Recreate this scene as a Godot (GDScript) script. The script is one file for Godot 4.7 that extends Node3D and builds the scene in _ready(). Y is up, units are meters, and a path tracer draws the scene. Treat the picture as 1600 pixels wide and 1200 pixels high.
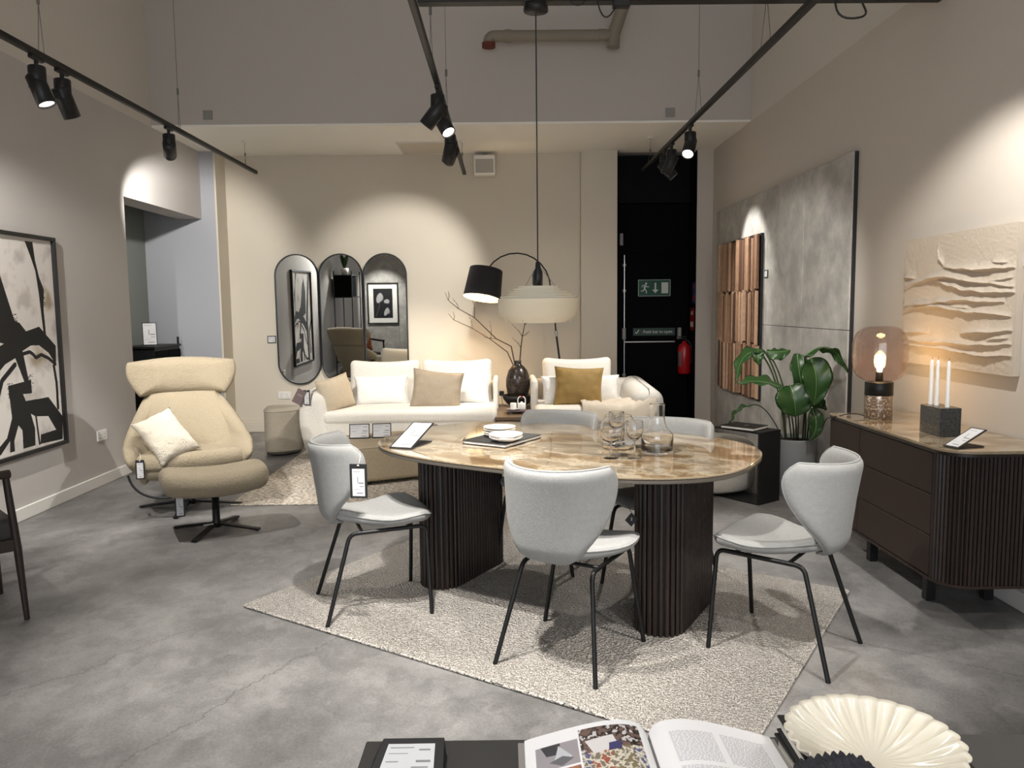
extends Node3D
# A furniture showroom: dining set in front, lounge behind, built object by object. Units are metres, y up.

const LX := -3.34      # left wall face
const RX := 2.37       # right wall face
const BZ := -9.1       # back wall face
const YL := 3.16       # paint line and soffit height
const YC := 4.75       # upper ceiling
const TRACK_Y := 2.9
var M := {}
var xf := Transform3D.IDENTITY
var used := {}
var rng := RandomNumberGenerator.new()


func _ready() -> void:
	# ---- camera, sky, exposure
	var cam := Camera3D.new()
	cam.name = "camera"
	cam.position = Vector3(0, 1.42, 0)
	cam.rotation = Vector3(-0.0979, -0.0079, -0.0113)
	cam.fov = rad_to_deg(2.0 * atan(600.0 / 1220.0))
	cam.near = 0.05
	cam.far = 60.0
	add_child(cam)
	cam.current = true
	var we := WorldEnvironment.new()
	we.name = "environment"
	var env := Environment.new()
	env.background_mode = Environment.BG_COLOR
	env.background_color = Color(0.72, 0.8, 0.9)
	env.tonemap_mode = Environment.TONE_MAPPER_LINEAR
	env.tonemap_exposure = EXPOSURE
	env.sdfgi_enabled = true
	env.ssao_enabled = true
	env.ssil_enabled = true
	we.environment = env
	add_child(we)
	# daylight from the shop window behind the camera
	var day := AreaLight3D.new()
	day.name = "window_daylight"
	day.area_size = Vector2(4.3, 2.4)
	day.light_color = Color(0.975, 0.985, 1.0)
	day.light_energy = DAY
	day.area_range = 20.0
	day.area_attenuation = 2.0
	day.shadow_enabled = true
	day.position = Vector3(-0.35, 1.75, 3.06)
	add_child(day)
	rng.seed = 7
	materials()
	room()
	tracks()
	rugs()
	dining_table()
	dining_chairs()
	table_things()
	lounge_chair()
	sofas()
	lounge_things()
	mirrors()
	right_wall()
	sideboard()
	plant_corner()
	fire_door()
	left_side()
	reflected_side()
	display_desk()


# ------------------------------------------------------------------ scene graph helpers
func numbered(called: String) -> String:
	var n: int = used.get(called, 0)
	used[called] = n + 1
	return called if n == 0 else "%s_%03d" % [called, n]

func tag(o: Node, label: String, category: String, group := "") -> Node:
	o.set_meta("label", label)
	if category:
		o.set_meta("category", category)
	if group:
		o.set_meta("group", group)
	return o

func thing(called: String, label: String, category: String, at := Vector3.ZERO, turn := 0.0, group := "") -> Node3D:
	var o := Node3D.new()
	o.name = numbered(called)
	add_child(o)
	o.position = at
	o.rotation.y = turn
	tag(o, label, category, group)
	return o

func obj(called: String, s: SurfaceTool, mat: Material, parent: Node = null, label := "") -> MeshInstance3D:
	s.generate_normals()
	s.index()
	var m := MeshInstance3D.new()
	m.mesh = s.commit()
	m.material_override = mat
	m.name = called if parent else numbered(called)
	(parent if parent else self).add_child(m, true)
	if label:
		m.set_meta("label", label)
	return m

func share(called: String, mesh: Mesh, mat: Material, parent: Node, t: Transform3D) -> MeshInstance3D:
	var m := MeshInstance3D.new()
	m.mesh = mesh
	m.material_override = mat
	m.name = called
	m.transform = t
	parent.add_child(m, true)
	return m

func struct(called: String, s: SurfaceTool, mat: Material, parent: Node = null) -> MeshInstance3D:
	var m := obj(called, s, mat, parent)
	if parent == null:
		m.set_meta("kind", "structure")
	return m

func dup(root: Node3D, called: String, at: Vector3, turn: float, label: String) -> Node3D:
	var r: Node3D = root.duplicate()
	r.name = numbered(called)
	add_child(r)
	r.position = at
	r.rotation.y = turn
	r.set_meta("label", label)
	return r


# ------------------------------------------------------------------ mesh helpers (front faces clockwise)
func st() -> SurfaceTool:
	var s := SurfaceTool.new()
	s.begin(Mesh.PRIMITIVE_TRIANGLES)
	xf = Transform3D.IDENTITY
	return s

func flat(s: SurfaceTool) -> void:
	s.set_smooth_group(-1)

func vtx(s: SurfaceTool, p: Vector3, uv := Vector2.ZERO) -> void:
	s.set_uv(uv)
	s.add_vertex(xf * p)

func tri(s: SurfaceTool, a: Vector3, b: Vector3, c: Vector3) -> void:   # a b c anticlockwise seen from the front
	vtx(s, a)
	vtx(s, c)
	vtx(s, b)

func quad(s: SurfaceTool, a: Vector3, b: Vector3, c: Vector3, d: Vector3, ua := Vector2(0, 1), ub := Vector2(1, 1), uc := Vector2(1, 0), ud := Vector2(0, 0)) -> void:
	vtx(s, a, ua)
	vtx(s, c, uc)
	vtx(s, b, ub)
	vtx(s, a, ua)
	vtx(s, d, ud)
	vtx(s, c, uc)

func grid(s: SurfaceTool, f: Callable, nu: int, nv: int, flip := false) -> void:
	var rows := []
	for j in nv + 1:
		var row := []
		for i in nu + 1:
			row.append(f.call(float(i) / nu, float(j) / nv))
		rows.append(row)
	for j in nv:
		for i in nu:
			var u0 := float(i) / nu
			var u1 := float(i + 1) / nu
			var v0 := 1.0 - float(j) / nv
			var v1 := 1.0 - float(j + 1) / nv
			if flip:
				quad(s, rows[j][i + 1], rows[j][i], rows[j + 1][i], rows[j + 1][i + 1], Vector2(u1, v0), Vector2(u0, v0), Vector2(u0, v1), Vector2(u1, v1))
			else:
				quad(s, rows[j][i], rows[j][i + 1], rows[j + 1][i + 1], rows[j + 1][i], Vector2(u0, v0), Vector2(u1, v0), Vector2(u1, v1), Vector2(u0, v1))

# chamfered box, flat shaded
func box(s: SurfaceTool, c: Vector3, size: Vector3, b := 0.003) -> void:
	flat(s)
	var h := size * 0.5
	b = minf(b, minf(h.x, minf(h.y, h.z)) * 0.9)
	if b <= 0.0:
		for ax in 3:
			for sg in [-1.0, 1.0]:
				_box_face(s, c, h, ax, sg, 0.0)
		return
	for ax in 3:
		for sg in [-1.0, 1.0]:
			_box_face(s, c, h, ax, sg, b)
	for ax in 3:          # twelve edges, along ax
		var e := Vector3.ZERO
		e[ax] = 1.0
		var p := (ax + 1) % 3
		var q := (ax + 2) % 3
		for sp in [-1.0, 1.0]:
			for sq in [-1.0, 1.0]:
				var a1 := Vector3.ZERO
				a1[p] = sp * h[p]
				a1[q] = sq * (h[q] - b)
				var a2 := Vector3.ZERO
				a2[p] = sp * (h[p] - b)
				a2[q] = sq * h[q]
				var l := e * (h[ax] - b)
				if sp * sq > 0:
					quad(s, c + a1 - l, c + a2 - l, c + a2 + l, c + a1 + l)
				else:
					quad(s, c + a2 - l, c + a1 - l, c + a1 + l, c + a2 + l)
				if true:
					pass
	for sx in [-1.0, 1.0]:
		for sy in [-1.0, 1.0]:
			for sz in [-1.0, 1.0]:
				var k := Vector3(sx, sy, sz)
				var px := c + k * Vector3(h.x, h.y - b, h.z - b)
				var py := c + k * Vector3(h.x - b, h.y, h.z - b)
				var pz := c + k * Vector3(h.x - b, h.y - b, h.z)
				if sx * sy * sz > 0:
					tri(s, px, py, pz)
				else:
					tri(s, px, pz, py)

func _box_face(s: SurfaceTool, c: Vector3, h: Vector3, ax: int, sg: float, b: float) -> void:
	var p := (ax + 1) % 3
	var q := (ax + 2) % 3
	var o := Vector3.ZERO
	o[ax] = sg * h[ax]
	var u := Vector3.ZERO
	u[p] = h[p] - b
	var w := Vector3.ZERO
	w[q] = h[q] - b
	if sg > 0:
		quad(s, c + o - u - w, c + o + u - w, c + o + u + w, c + o - u + w)
	else:
		quad(s, c + o - w - u, c + o + w - u, c + o + w + u, c + o - w + u)

# box with round edges, smooth; bend moves each point (cushions, bowed arms)
func rbox(s: SurfaceTool, c: Vector3, size: Vector3, r: float, k := 3, m := 2, bend = null) -> void:
	s.set_smooth_group(0)
	var h := size * 0.5
	r = minf(r, minf(h.x, minf(h.y, h.z)) * 0.98)
	for ax in 3:
		var p := (ax + 1) % 3
		var q := (ax + 2) % 3
		var lp := _steps(h[p], r, k, m)
		var lq := _steps(h[q], r, k, m)
		for sg in [-1.0, 1.0]:
			var pts := []
			for b in lq:
				var row := []
				for a in lp:
					var o := Vector3.ZERO
					o[ax] = sg * h[ax]
					o[p] = a
					o[q] = b
					var inner := Vector3(clampf(o.x, -h.x + r, h.x - r), clampf(o.y, -h.y + r, h.y - r), clampf(o.z, -h.z + r, h.z - r))
					var pos := inner + (o - inner).normalized() * r
					if bend != null:
						pos = bend.call(pos)
					row.append(c + pos)
				pts.append(row)
			for j in lq.size() - 1:
				for i in lp.size() - 1:
					if sg > 0:
						quad(s, pts[j][i], pts[j][i + 1], pts[j + 1][i + 1], pts[j + 1][i])
					else:
						quad(s, pts[j][i + 1], pts[j][i], pts[j + 1][i], pts[j + 1][i + 1])

func _steps(h: float, r: float, k: int, m: int) -> Array:
	var l := []
	for i in k:
		l.append(-(h - r) - r * tan(PI / 4 * (1.0 - float(i) / k)))
	for i in m + 1:
		l.append(lerpf(-(h - r), h - r, float(i) / m))
	for i in k:
		l.append((h - r) + r * tan(PI / 4 * float(i + 1) / k))
	return l

# round bar along points
func tube(s: SurfaceTool, pts: Array, r, n := 8, caps := true) -> void:
	s.set_smooth_group(0)
	var cnt := pts.size()
	var side := Vector3.ZERO
	var rings := []
	for i in cnt:
		var a: Vector3 = pts[maxi(i - 1, 0)]
		var b: Vector3 = pts[mini(i + 1, cnt - 1)]
		var d := (b - a).normalized()
		if i == 0:
			side = d.cross(Vector3.UP if absf(d.y) < 0.9 else Vector3.RIGHT).normalized()
		else:
			side = (side - d * side.dot(d)).normalized()
		var up := side.cross(d)
		var rad: float = r[i] if r is Array else r
		var ring := []
		for j in n:
			var t := TAU * j / n
			ring.append(pts[i] + (side * cos(t) + up * sin(t)) * rad)
		rings.append(ring)
	for i in cnt - 1:
		for j in n:
			var k := (j + 1) % n
			quad(s, rings[i][k], rings[i][j], rings[i + 1][j], rings[i + 1][k])
	if caps:
		s.set_smooth_group(2)
		for j in n:
			var k := (j + 1) % n
			tri(s, pts[0], rings[0][j], rings[0][k])
			tri(s, pts[cnt - 1], rings[cnt - 1][k], rings[cnt - 1][j])
		s.set_smooth_group(0)

func bez(a: Vector3, b: Vector3, c: Vector3, n := 8) -> Array:
	var o := []
	for i in n + 1:
		var t := float(i) / n
		o.append(a.lerp(b, t).lerp(b.lerp(c, t), t))
	return o

# path with its corners rounded
func bent(pts: Array, r: float, n := 5) -> Array:
	var o := [pts[0]]
	for i in range(1, pts.size() - 1):
		var p: Vector3 = pts[i]
		var a: Vector3 = p + (pts[i - 1] - p).normalized() * r
		var b: Vector3 = p + (pts[i + 1] - p).normalized() * r
		o.append_array(bez(a, p, b, n))
	o.append(pts[-1])
	return o

# turned shape about y; prof = [Vector2(radius, height)...] from bottom to top outside
func lathe(s: SurfaceTool, prof: Array, n := 32, c := Vector3.ZERO, wob = null) -> void:
	s.set_smooth_group(0)
	var rings := []
	for p in prof:
		var ring := []
		for j in n + 1:
			var t := TAU * (j % n) / n
			var rr: float = p.x * (wob.call(t, p) if wob != null else 1.0)
			ring.append(c + Vector3(cos(t) * rr, p.y, -sin(t) * rr))
		rings.append(ring)
	var m := prof.size() - 1
	for i in m:
		for j in n:
			quad(s, rings[i][j], rings[i][j + 1], rings[i + 1][j + 1], rings[i + 1][j],
				Vector2(float(j) / n, 1.0 - float(i) / m), Vector2(float(j + 1) / n, 1.0 - float(i) / m), Vector2(float(j + 1) / n, 1.0 - float(i + 1) / m), Vector2(float(j) / n, 1.0 - float(i + 1) / m))

# outline (x, z) raised from y0 to y1, edges chamfered; outline anticlockwise seen from above (x right, z down)
func slab(s: SurfaceTool, poly: Array, y0: float, y1: float, b := 0.0, smooth := true, uvs := Rect2(0, 0, 1, 1)) -> void:
	var n := poly.size()
	var inn := []
	for i in n:
		var p: Vector2 = poly[i]
		var d: Vector2 = (poly[(i + 1) % n] - poly[(i + n - 1) % n]).normalized()
		inn.append(p - Vector2(-d.y, d.x) * b * signf(_area(poly)) * -1.0)
	var fwd := _area(poly) < 0
	var layers := [[inn, y0], [poly, y0 + b], [poly, y1 - b], [inn, y1]] if b > 0 else [[poly, y0], [poly, y1]]
	for l in layers.size() - 1:
		s.set_smooth_group(l + 5 if smooth else -1)
		for i in n:
			var k := (i + 1) % n
			var a: Vector2 = layers[l][0][i]
			var c: Vector2 = layers[l][0][k]
			var d: Vector2 = layers[l + 1][0][k]
			var e: Vector2 = layers[l + 1][0][i]
			var ya: float = layers[l][1]
			var yb: float = layers[l + 1][1]
			if fwd:
				quad(s, Vector3(a.x, ya, a.y), Vector3(c.x, ya, c.y), Vector3(d.x, yb, d.y), Vector3(e.x, yb, e.y))
			else:
				quad(s, Vector3(c.x, ya, c.y), Vector3(a.x, ya, a.y), Vector3(e.x, yb, e.y), Vector3(d.x, yb, d.y))
	s.set_smooth_group(-1)
	var cap: Array = inn if b > 0 else poly
	var idx := Geometry2D.triangulate_polygon(PackedVector2Array(cap))
	for t in range(0, idx.size(), 3):
		var a: Vector2 = cap[idx[t]]
		var c: Vector2 = cap[idx[t + 1]]
		var d: Vector2 = cap[idx[t + 2]]
		if (c - a).cross(d - a) > 0:
			var w := c
			c = d
			d = w
		for top in [true, false]:
			var o := [a, c, d] if top else [a, d, c]
			var y := y1 if top else y0
			for q in [o[0], o[2], o[1]]:
				vtx(s, Vector3(q.x, y, q.y), Vector2((q.x - uvs.position.x) / uvs.size.x, (q.y - uvs.position.y) / uvs.size.y))

func _area(poly: Array) -> float:
	var a := 0.0
	for i in poly.size():
		a += poly[i].cross(poly[(i + 1) % poly.size()])
	return a

# soft shell: a surface f(u, v) given thickness th with round edges
func shell(s: SurfaceTool, f: Callable, nu: int, nv: int, th: float, edge := 0.12, puff := 0.0) -> void:
	s.set_smooth_group(0)
	var us := []
	for i in nu + 1:
		us.append(0.5 - 0.5 * cos(PI * i / nu) if edge < 0.5 else float(i) / nu)
	var vs := []
	for j in nv + 1:
		vs.append(0.5 - 0.5 * cos(PI * j / nv) if edge < 0.5 else float(j) / nv)
	var front := []
	var back := []
	var e := 0.004
	for v in vs:
		var ra := []
		var rb := []
		for u in us:
			var p: Vector3 = f.call(u, v)
			var du: Vector3 = f.call(minf(u + e, 1), v) - f.call(maxf(u - e, 0), v)
			var dv: Vector3 = f.call(u, minf(v + e, 1)) - f.call(u, maxf(v - e, 0))
			var n := du.cross(dv).normalized()
			var d := minf(minf(u, 1 - u), minf(v, 1 - v))
			var k := clampf(d / edge, 0, 1)
			var t := th * 0.5 * sqrt(maxf(0.0, 1.0 - (1.0 - k) * (1.0 - k))) + puff * sin(PI * u) * sin(PI * v)
			ra.append(p + n * t)
			rb.append(p - n * t)
		front.append(ra)
		back.append(rb)
	for j in nv:
		for i in nu:
			quad(s, front[j][i], front[j][i + 1], front[j + 1][i + 1], front[j + 1][i])
			quad(s, back[j][i + 1], back[j][i], back[j + 1][i], back[j + 1][i + 1])

func border(f: Callable, n := 24, lift := 0.0) -> Array:
	var o := []
	for i in n:
		o.append(f.call(float(i) / n, 0.0))
	for i in n:
		o.append(f.call(1.0, float(i) / n))
	for i in n:
		o.append(f.call(1.0 - float(i) / n, 1.0))
	for i in n + 1:
		o.append(f.call(0.0, 1.0 - float(i) / n))
	return o

# throw pillow standing in the xy plane, centre at origin: w by h, t thick, corners pulled out
func pillow(s: SurfaceTool, w: float, h: float, t: float, seed_ := 1, wr := 0.012) -> void:
	s.set_smooth_group(0)
	var nz := FastNoiseLite.new()
	nz.seed = seed_
	nz.frequency = 5.0
	for side in [1.0, -1.0]:
		var f := func(u: float, v: float) -> Vector3:
			var a := (u * 2 - 1)
			var b := (v * 2 - 1)
			var pinch := 1.0 - 0.09 * (1 - a * a) * b * b
			var pinch2 := 1.0 - 0.09 * (1 - b * b) * a * a
			var e := pow(maxf(0.0, (1 - a * a) * (1 - b * b)), 0.42)
			var q := Vector3(a * w / 2 * pinch2, b * h / 2 * pinch, side * t / 2 * e)
			var rim := pow(maxf(absf(a), absf(b)), 3.0)
			q.z += nz.get_noise_3d(q.x * 2.2, q.y * 2.2, side) * wr * (0.4 + rim) * minf(1.0, e * 3)
			return q
		grid(s, f, 22, 18, side < 0)

func ring_pts(pts: Array) -> Array:
	return pts

func at(p: Vector3, rot := Vector3.ZERO, sc := Vector3.ONE) -> Transform3D:
	return Transform3D(Basis.from_euler(rot).scaled_local(sc), p)

func superellipse(a: float, b: float, p: float, n := 72) -> Array:
	var o := []
	for i in n:
		var t := -TAU * i / n
		o.append(Vector2(a * signf(cos(t)) * pow(absf(cos(t)), 2 / p), b * signf(sin(t)) * pow(absf(sin(t)), 2 / p)))
	return o

func round_rect(w: float, d: float, r: float, n := 6) -> Array:
	var o := []
	for c in 4:
		var cx: float = [1, -1, -1, 1][c] * (w / 2 - r)
		var cz: float = [-1, -1, 1, 1][c] * (d / 2 - r)
		for i in n + 1:
			var t := -(PI / 2 * c + PI / 2 * i / n)
			o.append(Vector2(cx + cos(t) * r, cz + sin(t) * r))
	return o


# ------------------------------------------------------------------ pictures and materials
func fill_poly(im: Image, c: Array, col: Color) -> void:
	var n := c.size() / 2
	var ys := []
	for i in n:
		ys.append(c[2 * i + 1])
	for y in range(maxi(0, int(ys.min())), mini(im.get_height(), int(ys.max()) + 1)):
		var xs := []
		for i in n:
			var k := (i + 1) % n
			var y1: float = c[2 * i + 1]
			var y2: float = c[2 * k + 1]
			if (y1 <= y) != (y2 <= y):
				xs.append(lerpf(c[2 * i], c[2 * k], (y - y1) / (y2 - y1)))
		xs.sort()
		for i in range(0, xs.size() - 1, 2):
			var a := maxi(0, int(xs[i]))
			var b := mini(im.get_width(), int(xs[i + 1]) + 1)
			if b > a:
				im.fill_rect(Rect2i(a, y, b - a, 1), col)

func stroke(im: Image, c: Array, w: float, col: Color) -> void:
	var n := c.size() / 2
	for i in n - 1:
		var a := Vector2(c[2 * i], c[2 * i + 1])
		var b := Vector2(c[2 * i + 2], c[2 * i + 3])
		var d := (b - a).normalized()
		var p := Vector2(-d.y, d.x) * w / 2
		fill_poly(im, [a.x + p.x, a.y + p.y, b.x + p.x, b.y + p.y, b.x - p.x, b.y - p.y, a.x - p.x, a.y - p.y], col)
		var q := w * 0.36
		fill_poly(im, [b.x - q, b.y - q, b.x + q, b.y - q, b.x + q, b.y + q, b.x - q, b.y + q], col)

func tex(im: Image) -> ImageTexture:
	im.generate_mipmaps()
	return ImageTexture.create_from_image(im)

func noise(freq: float, type := FastNoiseLite.TYPE_SIMPLEX_SMOOTH, oct := 4, seed_ := 1, gain := 0.5) -> FastNoiseLite:
	var n := FastNoiseLite.new()
	n.noise_type = type
	n.frequency = freq
	n.fractal_octaves = oct
	n.fractal_gain = gain
	n.seed = seed_
	return n

func ntex(n: FastNoiseLite, size := 512, normal := 0.0, ramp: Gradient = null) -> NoiseTexture2D:
	var t := NoiseTexture2D.new()
	t.width = size
	t.height = size
	t.seamless = n.frequency < 0.1
	t.noise = n
	if normal > 0:
		t.as_normal_map = true
		t.bump_strength = normal
	if ramp:
		t.color_ramp = ramp
	return t

func ramp(stops: Array) -> Gradient:
	var g := Gradient.new()
	var o := PackedFloat32Array()
	var c := PackedColorArray()
	for k in stops:
		o.append(k[0])
		c.append(k[1])
	g.offsets = o
	g.colors = c
	return g

func mat(key: String, col: Color, rough: float, metal := 0.0) -> StandardMaterial3D:
	var m := StandardMaterial3D.new()
	m.resource_name = key
	m.albedo_color = col
	m.roughness = rough
	m.metallic = metal
	m.cull_mode = BaseMaterial3D.CULL_DISABLED
	M[key] = m
	return m

func tri_map(m: StandardMaterial3D, scale: float, world := false) -> void:
	m.uv1_triplanar = true
	m.uv1_world_triplanar = world
	m.uv1_scale = Vector3.ONE * scale

func weave(m: StandardMaterial3D, nt: Texture2D, amount: float, scale: float, ct: Texture2D = null, world := false) -> void:
	m.normal_enabled = true
	m.normal_texture = nt
	m.normal_scale = amount
	if ct:
		m.albedo_texture = ct
	tri_map(m, scale, world)

func hexc(h: String) -> Color:
	return Color.html(h)

func materials() -> void:
	var fine := ntex(noise(0.05, FastNoiseLite.TYPE_SIMPLEX_SMOOTH, 4, 3), 512, 3.0)
	var boucle := ntex(noise(0.09, FastNoiseLite.TYPE_CELLULAR, 2, 5), 512, 9.0)
	var weft := ntex(noise(0.18, FastNoiseLite.TYPE_VALUE, 2, 8), 512, 6.0)
	var soft := ntex(noise(0.02, FastNoiseLite.TYPE_SIMPLEX_SMOOTH, 4, 11), 512, 2.0)
	var mottle := ntex(noise(0.012, FastNoiseLite.TYPE_SIMPLEX_SMOOTH, 5, 21, 0.6), 512, 0, ramp([[0.2, Color(0.955, 0.955, 0.955)], [0.8, Color(1, 1, 1)]]))
	var speck := ntex(noise(0.22, FastNoiseLite.TYPE_SIMPLEX, 3, 4, 0.7), 512, 0, ramp([[0.34, Color(0.62, 0.58, 0.52)], [0.5, Color(0.9, 0.88, 0.85)], [0.64, Color(1, 1, 1)]]))
	# paint
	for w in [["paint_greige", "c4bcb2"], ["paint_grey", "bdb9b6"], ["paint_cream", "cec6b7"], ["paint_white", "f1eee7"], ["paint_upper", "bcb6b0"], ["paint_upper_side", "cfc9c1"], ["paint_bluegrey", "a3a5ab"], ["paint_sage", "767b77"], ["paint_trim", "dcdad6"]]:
		var m := mat(w[0], hexc(w[1]), 0.85)
		weave(m, fine, 0.06, 2.0, null, true)
	mat("paint_black", hexc("101116"), 0.6)
	mat("door_black", hexc("08090b"), 0.8)
	M.door_black.metallic_specular = 0.2
	M.paint_black.metallic_specular = 0.2
	M.floor = mat("concrete_floor", Color.WHITE, 0.42)
	M.floor.albedo_texture = floor_picture()
	M.floor.roughness_texture = ntex(noise(0.008, FastNoiseLite.TYPE_SIMPLEX_SMOOTH, 5, 31, 0.55), 512, 0, ramp([[0.25, Color(0.55, 0.55, 0.55)], [0.75, Color(1, 1, 1)]]))
	M.floor.roughness = 0.62
	M.floor.normal_enabled = true
	M.floor.normal_texture = ntex(noise(0.02, FastNoiseLite.TYPE_SIMPLEX_SMOOTH, 5, 33), 512, 2.0)
	M.floor.normal_scale = 0.12
	var tile := mat("tile_concrete", Color.WHITE, 0.6)
	tile.albedo_texture = ntex(noise(0.006, FastNoiseLite.TYPE_SIMPLEX_SMOOTH, 6, 41, 0.62), 1024, 0, ramp([[0.2, hexc("9e9b97")], [0.5, hexc("aeaba6")], [0.66, hexc("b4b1ab")], [0.85, hexc("c0bdb7")]]))
	tri_map(tile, 0.55, true)
	# metal, plastic, glass
	mat("black_metal", hexc("141415"), 0.42, 0.3)
	mat("black_satin", hexc("0e0e10"), 0.5)
	mat("desk_black", hexc("3a3938"), 0.6)
	mat("fixture_black", hexc("0e0e10"), 0.45)
	mat("rail_brown", hexc("1d1c1a"), 0.5, 0.2)
	mat("steel", hexc("b9b9b7"), 0.3, 0.9)
	mat("wire", hexc("7d7a76"), 0.4, 0.8)
	mat("brass", hexc("8a7a5a"), 0.35, 0.9)
	mat("mirror", hexc("d9dcdb"), 0.01, 1.0)
	mat("white_plastic", hexc("e3e1dc"), 0.35)
	mat("speaker_grille", hexc("a9a69e"), 0.7)
	mat("grey_plastic", hexc("8c8a86"), 0.5)
	mat("pipe_grey", hexc("857d70"), 0.6)
	mat("rust", hexc("6b3527"), 0.8)
	mat("lens", Color.WHITE, 0.3)
	M.lens.emission_enabled = true
	M.lens.emission = Color(1.0, 0.95, 0.88)
	M.lens.emission_energy_multiplier = 6.0
	var g := mat("clear_glass", Color(1, 1, 1, 0.07), 0.02)
	g.transparency = BaseMaterial3D.TRANSPARENCY_ALPHA
	g.metallic_specular = 0.6
	g = mat("smoked_glass", Color(0.27, 0.19, 0.165, 0.3), 0.03)
	g.transparency = BaseMaterial3D.TRANSPARENCY_ALPHA
	g.metallic_specular = 0.6
	g = mat("cut_glass", Color(1, 1, 1, 0.0), 0.0)
	g.transparency = BaseMaterial3D.TRANSPARENCY_ALPHA
	g.refraction_enabled = true
	g.refraction_scale = 0.05
	g.metallic_specular = 0.7
	mat("bulb", Color(1, 0.9, 0.7), 0.3)
	M.bulb.emission_enabled = true
	M.bulb.emission = Color(1.0, 0.82, 0.58)
	M.bulb.emission_energy_multiplier = 25.0
	# cloth
	for w in [["cloth_dining", "969694", 0.5], ["cloth_sofa", "e2ddd4", 0.45], ["cloth_white", "efede8", 0.35], ["cloth_pouf", "a59c8c", 0.5], ["cloth_stool", "b4a58c", 0.7], ["cloth_charcoal", "3c3a38", 0.5], ["cloth_navy", "2d2f3e", 0.8]]:
		var m := mat(w[0], hexc(w[1]), 0.92)
		weave(m, weft, w[2], 6.0, mottle)
		m.rim_enabled = true
		m.rim = 0.15
	for w in [["cloth_boucle", "b2a893", 0.9], ["cloth_boucle_white", "e4dfd3", 0.8], ["cloth_bench", "e3e1dc", 0.8]]:
		var m := mat(w[0], hexc(w[1]), 0.95)
		weave(m, boucle, w[2], 2.6, speck)
		m.rim_enabled = true
		m.rim = 0.2
	for w in [["velvet_tan", "9b8c77"], ["velvet_gold", "94773f"], ["velvet_orange", "b5622a"], ["velvet_sand", "b8ab95"]]:
		var m := mat(w[0], hexc(w[1]), 0.7)
		weave(m, soft, 0.5, 5.0, mottle)
		m.rim_enabled = true
		m.rim = 0.6
		m.rim_tint = 0.6
	var throw_ := mat("throw_cream", hexc("ddd0bd"), 0.95)
	weave(throw_, boucle, 1.0, 9.0, mottle)
	var knit := mat("knit", hexc("32343f"), 0.95)
	weave(knit, boucle, 1.2, 16.0, speck)
	var r1 := mat("rug_grey", hexc("d9d5cf"), 1.0)
	weave(r1, ntex(noise(0.16, FastNoiseLite.TYPE_SIMPLEX, 3, 51), 512, 14.0), 0.9, 0.7, ntex(noise(0.2, FastNoiseLite.TYPE_SIMPLEX, 3, 52, 0.8), 1024, 0, ramp([[0.34, Color(0.58, 0.56, 0.54)], [0.5, Color(0.84, 0.82, 0.8)], [0.64, Color(1, 1, 1)]])), true)
	var r2 := mat("rug_pale", hexc("d3cdc4"), 1.0)
	weave(r2, fine, 0.8, 1.0, ntex(noise(0.022, FastNoiseLite.TYPE_SIMPLEX, 6, 61, 0.75), 1024, 0, ramp([[0.3, Color(0.66, 0.63, 0.6)], [0.48, Color(0.84, 0.82, 0.79)], [0.6, Color(1, 0.99, 0.97)]])), true)
	# stone, wood, ceramic
	M.marble = mat("marble_top", Color.WHITE, 0.07)
	M.marble.albedo_texture = marble_picture()
	M.marble.clearcoat_enabled = true
	M.marble.clearcoat = 0.5
	M.marble.clearcoat_roughness = 0.03
	M.marble_edge = mat("stone_edge", hexc("5a544c"), 0.35)
	var dk := mat("marble_dark", Color.WHITE, 0.25)
	dk.albedo_texture = ntex(noise(0.012, FastNoiseLite.TYPE_SIMPLEX_SMOOTH, 5, 71), 512, 0, ramp([[0.0, hexc("2a2b2c")], [0.47, hexc("2e3031")], [0.5, hexc("6d6e6c")], [0.53, hexc("2e3031")], [1.0, hexc("3b3d3d")]]))
	tri_map(dk, 6.0)
	var gr := mat("granite", Color.WHITE, 0.3)
	gr.albedo_texture = ntex(noise(0.03, FastNoiseLite.TYPE_CELLULAR, 3, 73), 512, 0, ramp([[0.0, hexc("2e221b")], [0.4, hexc("5e4a3b")], [0.6, hexc("8d7862")], [0.75, hexc("d0bfa6")], [1.0, hexc("e8dcc8")]]))
	tri_map(gr, 7.0)
	for k in 3:
		var wd := mat("wood_dark%d" % k, [hexc("271c17"), hexc("211814"), hexc("2c201b")][k], 0.42)
		wd.albedo_texture = wood_tex
		wd.uv1_triplanar = true
		wd.uv1_scale = Vector3(14, 1.2, 14)
		wd.uv1_offset = Vector3(0.3 * k, 0.2 * k, 0.1)
	var lac := mat("lacquer_brown", hexc("332925"), 0.55)
	M.lacquer_brown.metallic_specular = 0.25
	weave(lac, fine, 0.04, 6.0)
	for k in 4:
		var wa := mat("wood_art%d" % k, [hexc("a88468"), hexc("7f5c45"), hexc("c6a488"), hexc("5a4030")][k], 0.7)
		wa.albedo_texture = wood_tex
		wa.uv1_triplanar = true
		wa.uv1_scale = Vector3(9, 0.8, 9)
		wa.uv1_offset = Vector3(0.17 * k, 0.31 * k, 0)
	var ch := mat("wood_chair", hexc("2f241e"), 0.45)
	ch.albedo_texture = wood_tex
	ch.uv1_triplanar = true
	ch.uv1_scale = Vector3(9, 0.8, 9)
	var ct := mat("wood_brown", hexc("6f5c48"), 0.4)
	ct.albedo_texture = wood_tex
	ct.uv1_triplanar = true
	ct.uv1_scale = Vector3(0.8, 9, 6)
	mat("ceramic_white", hexc("eeebe6"), 0.18)
	mat("ceramic_cream", hexc("d6d0c1"), 0.2)
	var vs := mat("ceramic_vase", Color.WHITE, 0.25)
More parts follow.
